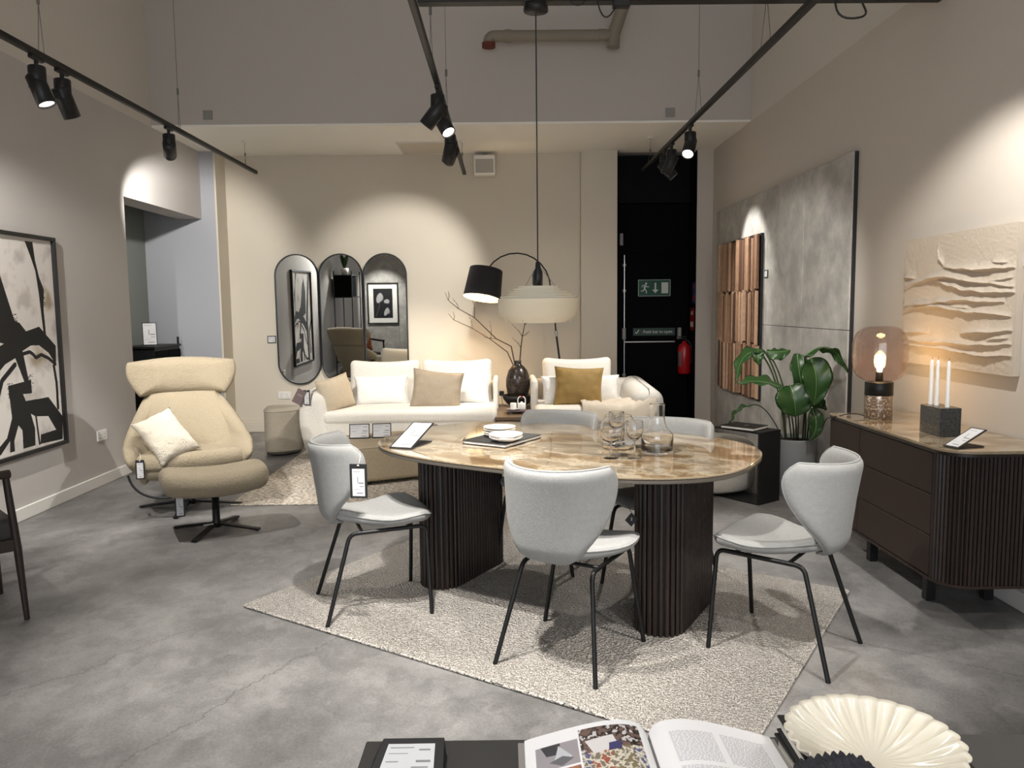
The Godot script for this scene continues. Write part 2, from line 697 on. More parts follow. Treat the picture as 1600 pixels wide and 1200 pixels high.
	vs.albedo_texture = ntex(noise(0.02, FastNoiseLite.TYPE_CELLULAR, 3, 81), 512, 0, ramp([[0.0, hexc("1f1a17")], [0.45, hexc("3c342c")], [0.6, hexc("5a5044")], [0.75, hexc("2a221d")], [0.9, hexc("6a2f22")]]))
	vs.albedo_color = Color(0.72, 0.7, 0.68)
	tri_map(vs, 3.0)
	mat("planter_grey", hexc("8b8e90"), 0.55)
	mat("soil", hexc("2a211b"), 1.0)
	var lf := mat("leaf", hexc("28461f"), 0.3)
	lf.backlight_enabled = true
	lf.backlight = Color(0.05, 0.09, 0.02)
	lf.normal_enabled = true
	lf.normal_texture = soft
	lf.normal_scale = 0.4
	mat("leaf_rib", hexc("5f7d4a"), 0.45)
	mat("stem", hexc("2f3d22"), 0.5)
	mat("twig", hexc("3b2e26"), 0.8)
	mat("candle", hexc("f3f0ea"), 0.4)
	M.candle.subsurf_scatter_enabled = true
	M.candle.subsurf_scatter_strength = 0.2
	mat("wick", hexc("2b2723"), 0.9)
	mat("plaster", hexc("bdb1a2"), 0.9)
	mat("paper", hexc("f0eee9"), 0.7)
	mat("page_edge", hexc("dcd8cf"), 0.8)
	mat("card_white", Color.WHITE, 0.6)
	M.card_white.albedo_texture = card_picture(0)
	mat("card_wide", Color.WHITE, 0.6)
	M.card_wide.albedo_texture = card_picture(1)
	mat("shade_black", hexc("1d1b1f"), 0.8)
	mat("shade_white", hexc("ece6d8"), 0.8)
	var ve := mat("veneer", hexc("f1ead6"), 0.6)
	ve.backlight_enabled = true
	ve.backlight = Color(0.3, 0.285, 0.22)
	mat("red_gloss", hexc("a5151a"), 0.3)
	mat("sign_green", hexc("0e4a3b"), 0.6)
	mat("sign_dark", hexc("10332b"), 0.5)
	mat("sign_white", hexc("c9cfc9"), 0.5)
	mat("sign_blue", hexc("2a3566"), 0.5)
	mat("tag_black", hexc("1a1a1b"), 0.6)
	mat("tag_brown", hexc("6d5c5c"), 0.7)
	mat("frame_black", hexc("131313"), 0.5)
	var pt := mat("painting", Color.WHITE, 0.75)
	pt.albedo_texture = painting_picture()
	var tp := mat("tulip_print", Color.WHITE, 0.6)
	tp.albedo_texture = tulip_picture()
	var pl := mat("photo_page", Color.WHITE, 0.5)
	pl.albedo_texture = page_picture(true)
	var pr := mat("text_page", Color.WHITE, 0.5)
	pr.albedo_texture = page_picture(false)


var wood_tex := _wood()

func _wood() -> NoiseTexture2D:
	return ntex(noise(0.03, FastNoiseLite.TYPE_SIMPLEX_SMOOTH, 5, 91, 0.6), 512, 0, ramp([[0.2, Color(0.78, 0.77, 0.76)], [0.5, Color(0.92, 0.91, 0.9)], [0.8, Color(1, 1, 1)]]))


# polished concrete with cloudy patches, trowel scuffs, saw joints and cracks; 6 x 13 m
func floor_picture() -> ImageTexture:
	var w := 1024
	var h := 2048
	var a := noise(0.006, FastNoiseLite.TYPE_SIMPLEX_SMOOTH, 6, 101, 0.62).get_image(w, h).get_data()
	var n2 := noise(0.02, FastNoiseLite.TYPE_SIMPLEX, 6, 102, 0.7)
	n2.domain_warp_enabled = true
	n2.domain_warp_amplitude = 60.0
	var b := n2.get_image(w, h).get_data()
	var c := noise(0.4, FastNoiseLite.TYPE_SIMPLEX, 2, 103).get_image(w, h).get_data()
	var d := PackedByteArray()
	d.resize(w * h * 3)
	for i in w * h:
		var v := 115.0 + (a[i] - 128) * 0.2 + (b[i] - 128) * 0.15 + (c[i] - 128) * 0.06
		d[i * 3] = clampi(int(v * 1.0), 0, 255)
		d[i * 3 + 1] = clampi(int(v * 0.985), 0, 255)
		d[i * 3 + 2] = clampi(int(v * 0.975), 0, 255)
	var im := Image.create_from_data(w, h, false, Image.FORMAT_RGB8, d)
	var rg := RandomNumberGenerator.new()
	rg.seed = 5
	for k in 260:     # trowel scuffs and scratches
		var p := Vector2(rg.randf() * w, rg.randf() * h)
		var dir := Vector2.from_angle(rg.randf_range(-0.5, 0.5))
		var col := Color(0.36, 0.35, 0.34) if rg.randf() < 0.6 else Color(0.56, 0.55, 0.53)
		for t in int(rg.randf_range(8, 40)):
			dir = dir.rotated(rg.randf_range(-0.25, 0.25))
			p += dir * 1.3
			_blot(im, int(p.x), int(p.y), col, 0.35)
	var lines := [[-1.9, -1.0, -0.1, -4.6, 0.35], [-2.9, -2.9, -1.1, -1.5, 0.3], [1.5, -1.35, 2.3, -1.42, 0.8], [0.9, -2.0, 1.5, -1.35, 0.5], [-3.3, -5.1, 2.3, -5.1, 0.2], [1.4, -3.2, 2.3, -2.6, 0.3], [-2.4, -2.2, -1.4, -3.4, 0.3]]
	for l in lines:      # cracks and joints, in floor metres
		var p := Vector2(l[0], l[1])
		var q := Vector2(l[2], l[3])
		var cnt := int(p.distance_to(q) / 0.005)
		var off := 0.0
		for t in cnt:
			off = off * 0.985 + rg.randf_range(-0.006, 0.006) * (1.0 if l[4] > 0.25 else 0.15)
			var m := p.lerp(q, float(t) / cnt) + Vector2(off, off * 0.6)
			_blot(im, int((m.x + 3.4) / 6.0 * w), int((m.y + 9.7) / 13.0 * h), Color(0.2, 0.195, 0.19), l[4])
	return tex(im)

func _blot(im: Image, x: int, y: int, col: Color, k: float) -> void:
	if x >= 0 and y >= 0 and x < im.get_width() and y < im.get_height():
		im.set_pixel(x, y, im.get_pixel(x, y).lerp(col, k))

# honey and taupe stone, warped layers and thin brown veins
func marble_picture() -> ImageTexture:
	var w := 1536
	var h := 960
	var n1 := noise(0.0042, FastNoiseLite.TYPE_SIMPLEX_SMOOTH, 7, 111, 0.6)
	n1.domain_warp_enabled = true
	n1.domain_warp_amplitude = 90.0
	n1.domain_warp_frequency = 0.004
	var n2 := noise(0.006, FastNoiseLite.TYPE_SIMPLEX_SMOOTH, 6, 112, 0.58)
	n2.domain_warp_enabled = true
	n2.domain_warp_amplitude = 70.0
	n2.domain_warp_frequency = 0.008
	var i1 := n1.get_image(w / 2, h)
	i1.resize(w, h, Image.INTERPOLATE_CUBIC)
	var i2 := n2.get_image(w / 2, h)
	i2.resize(w, h, Image.INTERPOLATE_CUBIC)
	var a := i1.get_data()
	var b := i2.get_data()
	var c := noise(0.03, FastNoiseLite.TYPE_SIMPLEX, 5, 113, 0.65).get_image(w, h).get_data()
	var d := PackedByteArray()
	d.resize(w * h * 3)
	var g := ramp([[0.0, hexc("5c4a38")], [0.33, hexc("80694c")], [0.43, hexc("9c886a")], [0.52, hexc("b0a48f")], [0.62, hexc("9a8d79")], [0.75, hexc("857660")], [1.0, hexc("655849")]])
	var lut := []
	for i in 256:
		lut.append(g.sample(i / 255.0))
	for i in w * h:
		var col: Color = lut[clampi(a[i] + (c[i] - 128) / 5, 0, 255)]
		var e := absf(b[i] - 128.0)
		var e2 := absf(a[i] - 112.0)
		var k := maxf(0.0, 1.0 - e / 5.0) * 0.8 + maxf(0.0, 1.0 - e2 / 4.0) * 0.6
		k *= clampf(c[i] / 110.0 - 0.5, 0.1, 1.0)
		d[i * 3] = clampi(int(lerpf(col.r, 0.33, k) * 255), 0, 255)
		d[i * 3 + 1] = clampi(int(lerpf(col.g, 0.24, k) * 255), 0, 255)
		d[i * 3 + 2] = clampi(int(lerpf(col.b, 0.16, k) * 255), 0, 255)
	return tex(Image.create_from_data(w, h, false, Image.FORMAT_RGB8, d))

# price card: rules of small grey print, too small to read in the photograph
func card_picture(kind: int) -> ImageTexture:
	var im := Image.create(96 if kind == 0 else 160, 192 if kind == 0 else 110, false, Image.FORMAT_RGB8)
	im.fill(Color(0.8, 0.8, 0.81))
	var w := im.get_width()
	var h := im.get_height()
	var ink := Color(0.3, 0.3, 0.31)
	for r in ([[0.1, 0.1, 0.55, 3], [0.42, 0.3, 0.06, 44], [0.52, 0.5, 0.4, 9], [0.6, 0.64, 0.3, 5], [0.1, 0.75, 0.5, 2], [0.35, 0.88, 0.5, 7]] if kind == 0 else [[0.08, 0.1, 0.5, 3], [0.7, 0.16, 0.22, 5], [0.08, 0.28, 0.4, 2], [0.08, 0.5, 0.25, 3], [0.68, 0.48, 0.25, 7], [0.6, 0.66, 0.3, 4], [0.62, 0.88, 0.3, 6]]):
		var x := int(r[0] * w)
		var y := int(r[1] * h)
		for k in range(x, x + int(r[2] * w), 3):
			im.fill_rect(Rect2i(k, y, 2, int(r[3])), ink)
	return tex(im)

# black brush strokes on off-white with ochre stains
func painting_picture() -> ImageTexture:
	var w := 600
	var h := 768
	var n := noise(0.008, FastNoiseLite.TYPE_SIMPLEX_SMOOTH, 5, 121)
	var im := Image.create(w, h, false, Image.FORMAT_RGB8)
	for y in h:
		for x in w:
			var v := n.get_noise_2d(x, y)
			var col := Color(0.85, 0.83, 0.81).lerp(Color(0.74, 0.71, 0.69), clampf(v * 2.0, 0, 1))
			var s := maxf(0.0, 1.0 - Vector2(x - 465, (y - 425) * 1.5).length() / 75.0) + maxf(0.0, 1.0 - Vector2((x - 555) * 1.6, y - 225).length() / 55.0)
			col = col.lerp(Color(0.58, 0.52, 0.42), clampf(s * (0.8 + v * 2.0), 0, 0.8))
			im.set_pixel(x, y, col)
	var k := Color(0.075, 0.072, 0.07)
	fill_poly(im, [438, 12, 484, 11, 492, 77, 511, 140, 536, 185, 525, 255, 530, 364, 517, 363, 508, 263, 503, 202, 491, 118, 466, 63], k)
	fill_poly(im, [214, 50, 271, 108, 345, 297, 373, 306, 408, 337, 489, 322, 588, 398, 582, 469, 537, 421, 481, 391, 430, 389, 379, 406, 403, 516, 413, 540, 383, 529, 335, 429, 276, 447, 228, 478, 137, 539, 104, 481, 239, 388, 278, 376, 180, 351, 169, 174], k)
	fill_poly(im, [284, 523, 416, 514, 416, 563, 355, 560, 285, 563], k)
	fill_poly(im, [364, 587, 517, 589, 602, 674, 592, 762, 447, 756, 454, 722, 554, 719, 509, 660, 429, 650, 396, 633], k)
	fill_poly(im, [286, 549, 362, 557, 401, 637, 420, 693, 415, 756, 344, 756, 346, 689, 325, 667, 295, 718, 294, 756, 268, 755, 273, 714, 218, 754, 132, 761, 134, 744, 198, 736, 257, 703, 293, 637], k)
	stroke(im, [382, 417, 421, 412, 439, 421, 457, 436, 490, 426, 535, 442, 580, 469], 13, k)
	stroke(im, [566, 468, 578, 541, 576, 638], 14, k)
	stroke(im, [168, 625, 218, 569, 253, 502, 332, 451], 18, k)
	stroke(im, [431, 649, 442, 755], 9, k)
	stroke(im, [40, 0, 100, 220, 150, 420, 120, 768], 60, k)
	stroke(im, [0, 420, 90, 520, 60, 700], 30, k)
	var rg := RandomNumberGenerator.new()
	rg.seed = 9
	for i in 160:     # dry bristle edges
		var p := Vector2([290, 410, 345, 520][i % 4] + rg.randf_range(-14, 14), [540, 520, 300, 225][i % 4] + rg.randf_range(-26, 26))
		im.fill_rect(Rect2i(int(p.x), int(p.y), 2 + i % 9, 2), k)
	return tex(im)

# pale tulips on a black ground
func tulip_picture() -> ImageTexture:
	var im := Image.create(256, 300, false, Image.FORMAT_RGB8)
	im.fill(Color(0.07, 0.07, 0.09))
	for f in [[165, 95, 62, 46, 0.3], [70, 130, 38, 26, -0.7], [75, 235, 52, 30, 0.25]]:
		for p in 5:
			var o := []
			for i in 20:
				var t := TAU * i / 20
				var v := Vector2(cos(t) * f[2] * (0.5 + 0.1 * p), sin(t) * f[3] * 0.75).rotated(f[4] + (p - 2) * 0.38)
				o.append_array([f[0] + v.x + (p - 2) * 6, f[1] + v.y])
			fill_poly(im, o, Color(0.42, 0.41, 0.42).lightened(0.12 * p))
	stroke(im, [170, 130, 180, 190, 225, 280], 4, Color(0.4, 0.4, 0.4))
	return tex(im)

# open book: a page of photographs, a page of grey text columns
func page_picture(photos: bool) -> ImageTexture:
	var w := 360
	var h := 420
	var im := Image.create(w, h, false, Image.FORMAT_RGB8)
	im.fill(Color(0.94, 0.94, 0.95))
	var rg := RandomNumberGenerator.new()
	rg.seed = 77
	if photos:
		im.fill_rect(Rect2i(30, 52, 120, 92), Color(0.62, 0.6, 0.62))
		fill_poly(im, [45, 52, 100, 52, 95, 95, 60, 92], Color(0.25, 0.25, 0.27))
		fill_poly(im, [95, 62, 130, 112, 110, 130, 78, 122, 86, 96], Color(0.78, 0.78, 0.8))
		fill_poly(im, [66, 118, 104, 104, 134, 120, 100, 140], Color(0.42, 0.42, 0.44))
		var nb := noise(0.03, FastNoiseLite.TYPE_SIMPLEX, 4, 78)
		for y in range(20, 400, 2):
			for x in range(156, 330, 2):
				var v := nb.get_noise_2d(x, y)
				var dark := y < 110 - (x - 240) * 0.1
				var col := Color(0.16, 0.14, 0.13) if dark else Color(0.84, 0.82, 0.76)
				if v > 0.15:
					col = Color(0.45, 0.36, 0.33) if dark else [Color(0.62, 0.34, 0.28), Color(0.5, 0.46, 0.36), Color(0.36, 0.37, 0.52)][int(x / 60) % 3]
				if v < -0.28:
					col = Color(0.8, 0.78, 0.78) if dark else Color(0.5, 0.46, 0.4)
				im.fill_rect(Rect2i(x, y, 2, 2), col)
		fill_poly(im, [170, 70, 250, 60, 262, 110, 190, 125], Color(0.86, 0.85, 0.85))
		fill_poly(im, [236, 92, 270, 86, 268, 118, 232, 120], Color(0.25, 0.25, 0.42))
		for y in range(152, 400, 2):
			for x in range(30, 150, 2):
				im.fill_rect(Rect2i(x, y, 2, 2), Color(0.75, 0.55, 0.42).lerp(Color(0.5, 0.3, 0.26), rg.randf()))
	else:
		for c in 2:
			var x0: int = [46, 192][c]
			for y in range(50, 400, 5):
				if y % 170 < 12:
					continue
				var x := x0
				while x < x0 + 124:
					var l := int(rg.randf_range(5, 16))
					im.fill_rect(Rect2i(x, y, mini(l, x0 + 126 - x), 2), Color(0.66, 0.66, 0.69))
					x += l + 3
	return tex(im)

# ------------------------------------------------------------------ room shell
func slab_box(called: String, a: Vector3, b: Vector3, m: Material, parent: Node = null) -> MeshInstance3D:
	var s := st()
	box(s, (a + b) / 2, (b - a).abs(), 0.0)
	return struct(called, s, m, parent)

func plane_quad(s: SurfaceTool, c: Vector3, right: Vector3, up: Vector3) -> void:   # centre and half vectors
	flat(s)
	quad(s, c - right - up, c + right - up, c + right + up, c - right + up)

func room() -> void:
	# floor 6 x 13 m with its own picture laid in metres
	var s := st()
	flat(s)
	var x0 := -3.4
	var z0 := -9.7
	quad(s, Vector3(x0, 0, z0 + 13), Vector3(x0 + 6, 0, z0 + 13), Vector3(x0 + 6, 0, z0), Vector3(x0, 0, z0), Vector2(0, 1), Vector2(1, 1), Vector2(1, 0), Vector2(0, 0))
	quad(s, Vector3(x0, -0.2, z0), Vector3(x0 + 6, -0.2, z0), Vector3(x0 + 6, -0.2, z0 + 13), Vector3(x0, -0.2, z0 + 13))
	var fl := struct("floor", s, M.concrete_floor)
	tag(fl, "polished grey concrete floor with cracks and trowel marks", "floor")
	slab_box("floor_passage", Vector3(-4.6, -0.2, -9.7), Vector3(x0, 0, -6.2), M.tile_concrete)
	tag(slab_box("ceiling", Vector3(-3.6, YC, -7.65), Vector3(2.6, YC + 0.2, 3.3), M.paint_white), "white upper ceiling above the track lights", "ceiling")
	# left wall: greige up to the paint line, white above, doorway near the back
	var wl := slab_box("wall_left", Vector3(LX - 0.26, 0, 3.3), Vector3(LX, YL, -7.02), M.paint_grey)
	tag(wl, "greige left wall with black and white painting", "wall")
	slab_box("wall_left_lintel", Vector3(LX - 0.26, 2.43, -7.02), Vector3(LX, YL, -8.8), M.paint_grey)
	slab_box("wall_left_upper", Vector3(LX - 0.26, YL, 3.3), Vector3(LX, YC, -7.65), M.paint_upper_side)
	# blue-grey block that closes the passage; its end turns cream towards the back wall
	slab_box("wall_back_left", Vector3(-4.6, 0, -8.8), Vector3(-3.185, YL, -9.4), M.paint_bluegrey)
	slab_box("trim_1", Vector3(-3.185, 0, -8.795), Vector3(-3.165, YL, -9.1), M.paint_cream)
	slab_box("wall_passage", Vector3(-4.4, 0, -6.2), Vector3(-3.98, YL, -8.8), M.paint_sage)
	slab_box("wall_passage_end", Vector3(-4.4, 0, -6.0), Vector3(LX - 0.26, YL, -6.2), M.paint_sage)
	slab_box("ceiling_passage", Vector3(-4.6, YL, -6.0), Vector3(LX - 0.26, YL + 0.2, -9.4), M.paint_white)
	# back wall, column beside the dark door recess, strip right of it
	tag(slab_box("wall_back", Vector3(-3.185, 0, BZ), Vector3(1.285, YL, BZ - 0.5), M.paint_cream), "cream back wall behind the white sofas", "wall")
	slab_box("wall_column", Vector3(0.875, 0, -8.98), Vector3(1.285, YL, BZ), M.paint_cream)
	slab_box("wall_back_right", Vector3(2.19, 0, -8.98), Vector3(RX, YL, -9.6), M.paint_greige)
	slab_box("wall_recess", Vector3(1.285, 2.62, -9.3), Vector3(2.19, YL, -9.6), M.paint_black)
	slab_box("wall_recess_left", Vector3(1.285, 0, -8.985), Vector3(1.292, YL, -9.6), M.paint_black)
	slab_box("wall_recess_right", Vector3(2.183, 0, -8.985), Vector3(2.19, YL, -9.6), M.paint_black)
	slab_box("wall_recess_back", Vector3(1.285, 0, -9.6), Vector3(2.19, YL, -9.7), M.paint_black)
	# bulkhead over the lounge: white front, lower ceiling beneath
	tag(slab_box("ceiling_lounge", Vector3(LX, YL, -7.655), Vector3(RX, YL + 0.02, -9.1), M.paint_white), "white low ceiling over the lounge", "ceiling")
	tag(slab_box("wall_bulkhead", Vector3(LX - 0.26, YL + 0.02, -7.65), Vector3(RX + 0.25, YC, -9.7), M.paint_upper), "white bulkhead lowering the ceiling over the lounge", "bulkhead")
	# right wall
	tag(slab_box("wall_right", Vector3(RX, 0, 3.3), Vector3(RX + 0.25, YL, -9.7), M.paint_greige), "greige right wall behind the dark sideboard", "wall")
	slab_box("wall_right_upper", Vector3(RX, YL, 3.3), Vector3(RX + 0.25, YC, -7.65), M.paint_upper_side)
	# shop front behind the camera: wall round one large window
	slab_box("wall_front", Vector3(LX - 0.26, 0, 3.1), Vector3(-2.6, YC, 3.3), M.paint_white)
	slab_box("wall_front_right", Vector3(1.9, 0, 3.1), Vector3(RX + 0.25, YC, 3.3), M.paint_white)
	slab_box("wall_front_upper", Vector3(-2.6, 3.0, 3.1), Vector3(1.9, YC, 3.3), M.paint_white)
	slab_box("wall_front_lower", Vector3(-2.6, 0, 3.1), Vector3(1.9, 0.5, 3.3), M.paint_white)
	var win := slab_box("window_1", Vector3(-2.6, 0.5, 3.19), Vector3(1.9, 3.0, 3.2), M.clear_glass)
	s = st()
	for x in [-2.58, -0.35, 1.88]:
		box(s, Vector3(x, 1.75, 3.2), Vector3(0.04, 2.5, 0.06), 0.003)
	for y in [0.52, 2.98]:
		box(s, Vector3(-0.35, y, 3.2), Vector3(4.5, 0.04, 0.06), 0.003)
	obj("window_frame", s, M.frame_black, win)
	# skirtings
	s = st()
	box(s, Vector3(LX + 0.009, 0.045, -2.0), Vector3(0.018, 0.09, 10.0), 0.004)
	struct("baseboard_left", s, M.paint_trim)
	s = st()
	box(s, Vector3(-1.155, 0.05, BZ + 0.02), Vector3(4.02, 0.1, 0.04), 0.004)
	box(s, Vector3(-1.155, 0.13, BZ + 0.011), Vector3(4.02, 0.06, 0.022), 0.004)
	struct("baseboard_back", s, M.paint_cream)
	s = st()
	box(s, Vector3(RX - 0.009, 0.045, -1.2), Vector3(0.018, 0.09, 8.0), 0.004)
	struct("baseboard_right", s, M.paint_trim)
	# access hatch in the lower ceiling
	var hatch := thing("ceiling_hatch", "square cream access hatch in the low ceiling", "hatch", Vector3(-0.86, YL, -8.72))
	s = st()
	box(s, Vector3(0, -0.004, 0), Vector3(0.5, 0.008, 0.6), 0.001)
	obj("panel", s, M.paint_cream, hatch)
	s = st()
	for k in [[0, 0.31, 0.54, 0.02], [0, -0.31, 0.54, 0.02], [0.26, 0, 0.02, 0.6], [-0.26, 0, 0.02, 0.6]]:
		box(s, Vector3(k[0], -0.006, k[1]), Vector3(k[2], 0.012, k[3]), 0.002)
	obj("frame", s, M.paint_trim, hatch)
	# blanking plates on the bulkhead, sockets
	plate(Vector3(-2.796, 3.267, -7.65), 0.0, "grey blank wall plate on the bulkhead, above the left track", false, "grey_plastic")
	plate(Vector3(1.597, 3.251, -7.65), 0.0, "grey blank wall plate on the bulkhead, above the right track", false, "grey_plastic")
	plate(Vector3(-2.589, 0.427, BZ), 0.0, "white double socket on the cream wall below the oval mirrors", true, "white_plastic")
	plate(Vector3(LX, 0.409, -6.393), PI / 2, "white double socket on the left wall beside the black painting", true, "white_plastic")
	# speaker
	var sp := thing("wall_speaker", "white box speaker high on the back wall", "speaker", Vector3(-0.21, 3.01, BZ))
	s = st()
	rbox(s, Vector3(0, 0, 0.09), Vector3(0.24, 0.22, 0.18), 0.02)
	obj("cabinet", s, M.white_plastic, sp)
	s = st()
	rbox(s, Vector3(0, -0.015, 0.182), Vector3(0.2, 0.15, 0.01), 0.004)
	obj("grille", s, M.speaker_grille, sp)
	s = st()
	box(s, Vector3(0, 0.125, 0.06), Vector3(0.05, 0.05, 0.1), 0.004)
	obj("bracket", s, M.grey_plastic, sp)
	# soil pipe
	var pp := thing("waste_pipe", "grey brown waste pipe with elbow across the bulkhead", "pipe", Vector3(0, 3.89, -7.42))
	s = st()
	tube(s, bent([Vector3(-0.12, -0.06, 0), Vector3(-0.12, 0.0, 0), Vector3(1.0, 0, 0)], 0.055), 0.05, 16)
	obj("pipe", s, M.pipe_grey, pp)
	s = st()
	tube(s, [Vector3(1.02, -0.11, 0), Vector3(1.03, 0.02, 0.0), Vector3(1.35, 0.95, 0)], 0.058, 16)
	obj("riser", s, M.pipe_grey, pp)
	for x in [0.06, 0.92]:
		s = st()
		tube(s, [Vector3(x - 0.03, 0, 0), Vector3(x + 0.03, 0, 0)], 0.056, 16)
		obj("collar", s, M.pipe_grey, pp)
	s = st()
	tube(s, [Vector3(-0.12, -0.1, 0), Vector3(-0.12, -0.06, 0)], 0.062, 14)
	obj("rusted_end", s, M.rust, pp, "rust red pipe end")

func plate(p: Vector3, turn: float, label: String, socket: bool, m: String) -> void:
	var t := thing("wall_socket" if socket else "blank_plate", label, "socket" if socket else "wall plate", p, turn)
	var w := 0.146 if socket else 0.09
	var s := st()
	box(s, Vector3(0, 0, 0.006), Vector3(w, 0.086, 0.012), 0.003)
	obj("faceplate", s, M[m], t)
	if not socket:
		s = st()
		for x in [-0.022, 0.022]:
			tube(s, [Vector3(x, 0, 0.011), Vector3(x, 0, 0.0135)], 0.004, 8)
		obj("screw", s, M.grey_plastic, t)
		return
	s = st()
	for x in [-0.036, 0.036]:
		for q in [[0, 0.016, 0.005, 0.01], [-0.011, -0.012, 0.009, 0.005], [0.011, -0.012, 0.009, 0.005]]:
			box(s, Vector3(x + q[0], q[1] - 0.008, 0.0123), Vector3(q[2], q[3], 0.001), 0.0)
	obj("pin_holes", s, M.black_satin, t)
	for x in [-0.05, 0.05]:
		s = st()
		box(s, Vector3(x * 0.42, 0.028, 0.014), Vector3(0.012, 0.018, 0.006), 0.002)
		obj("switch", s, M.white_plastic, t)


# ------------------------------------------------------------------ track lights
func spot(p: Vector3, target: Vector3, e: float, angle: float, label: String, soft := 0.6, col := Color(1.0, 0.982, 0.955), drum := true) -> void:
	var t := thing("spotlight", label, "spotlight", p, 0.0, "track spotlights")
	var s := st()
	box(s, Vector3(0, -0.03, 0), Vector3(0.03, 0.022, 0.12), 0.004)
	tube(s, [Vector3(0, -0.04, 0), Vector3(0, -0.075, 0)], 0.012, 10)
	obj("adapter", s, M.fixture_black, t)
	s = st()
	var d := (target - p - Vector3(0, -0.17, 0)).normalized()
	lathe(s, [Vector2(0, -0.2), Vector2(0.042, -0.2), Vector2(0.047, -0.195), Vector2(0.047, -0.078), Vector2(0.043, -0.073), Vector2(0, -0.073)], 24)
	obj("driver_drum", s, M.fixture_black, t)
	var b := Basis.looking_at(d, Vector3.UP if absf(d.y) < 0.98 else Vector3.RIGHT)
	var piv := Vector3(0, -0.17, 0)
	s = st()
	xf = Transform3D(b * Basis(Vector3.RIGHT, -PI / 2), piv)     # local +y along d
	lathe(s, [Vector2(0, -0.05), Vector2(0.046, -0.05), Vector2(0.05, -0.045), Vector2(0.05, 0.13), Vector2(0.045, 0.132), Vector2(0.043, 0.128), Vector2(0.043, 0.118), Vector2(0, 0.118)], 24)
	obj("head", s, M.fixture_black, t)
	s = st()
	xf = Transform3D(b * Basis(Vector3.RIGHT, -PI / 2), piv)
	lathe(s, [Vector2(0, 0.121), Vector2(0.03, 0.1205), Vector2(0.0425, 0.119)], 24)
	obj("lens", s, M.lens, t, "glowing white lens")
	var l := SpotLight3D.new()
	l.name = "beam"
	l.light_color = col
	l.light_energy = e * GAIN
	l.light_size = 0.03
	l.spot_range = 14.0
	l.spot_attenuation = 2.0
	l.spot_angle = angle
	l.spot_angle_attenuation = soft
	l.shadow_enabled = true
	l.transform = Transform3D(b, piv + d * 0.14)
	t.add_child(l)

const GAIN := 0.46
const EXPOSURE := 1.5
const DAY := 9.6

func track(x: float, z_end: float, wires: Array, label: String) -> void:
	var t := thing("light_track", label, "light track", Vector3(x, TRACK_Y, 0), 0.0, "ceiling light tracks")
	var s := st()
	box(s, Vector3(0, 0, (2.6 + z_end) / 2), Vector3(0.036, 0.034, 2.6 - z_end), 0.003)
	obj("rail", s, M.rail_brown, t)
	s = st()
	box(s, Vector3(0, -0.0165, (2.6 + z_end) / 2), Vector3(0.016, 0.004, 2.58 - z_end), 0.0)
	obj("slot", s, M.fixture_black, t)
	s = st()
	box(s, Vector3(0, 0, z_end - 0.008), Vector3(0.038, 0.036, 0.016), 0.003)
	obj("end_cap", s, M.fixture_black, t)
	for z in wires:
		var top: float = (YC if z > -7.6 else YL) - TRACK_Y
		s = st()
		tube(s, [Vector3(-0.012, 0.017, z - 0.05), Vector3(0, 0.3 if top > 1 else 0.12, z)], 0.0022, 6)
		tube(s, [Vector3(0.012, 0.017, z + 0.05), Vector3(0, 0.3 if top > 1 else 0.12, z)], 0.0022, 6)
		tube(s, [Vector3(0, 0.3 if top > 1 else 0.12, z), Vector3(0, top, z)], 0.0022, 6)
		tube(s, [Vector3(0, 0.29 if top > 1 else 0.11, z), Vector3(0, 0.34 if top > 1 else 0.14, z)], 0.009, 8)
		obj("suspension_wire", s, M.wire, t)
	s = st()
	for z in wires:
		if z <= -7.6:
			tube(s, [Vector3(0, YL - TRACK_Y - 0.012, z), Vector3(0, YL - TRACK_Y, z)], 0.03, 12)
	if wires.any(func(z): return z <= -7.6):
		obj("ceiling_rose", s, M.white_plastic, t)

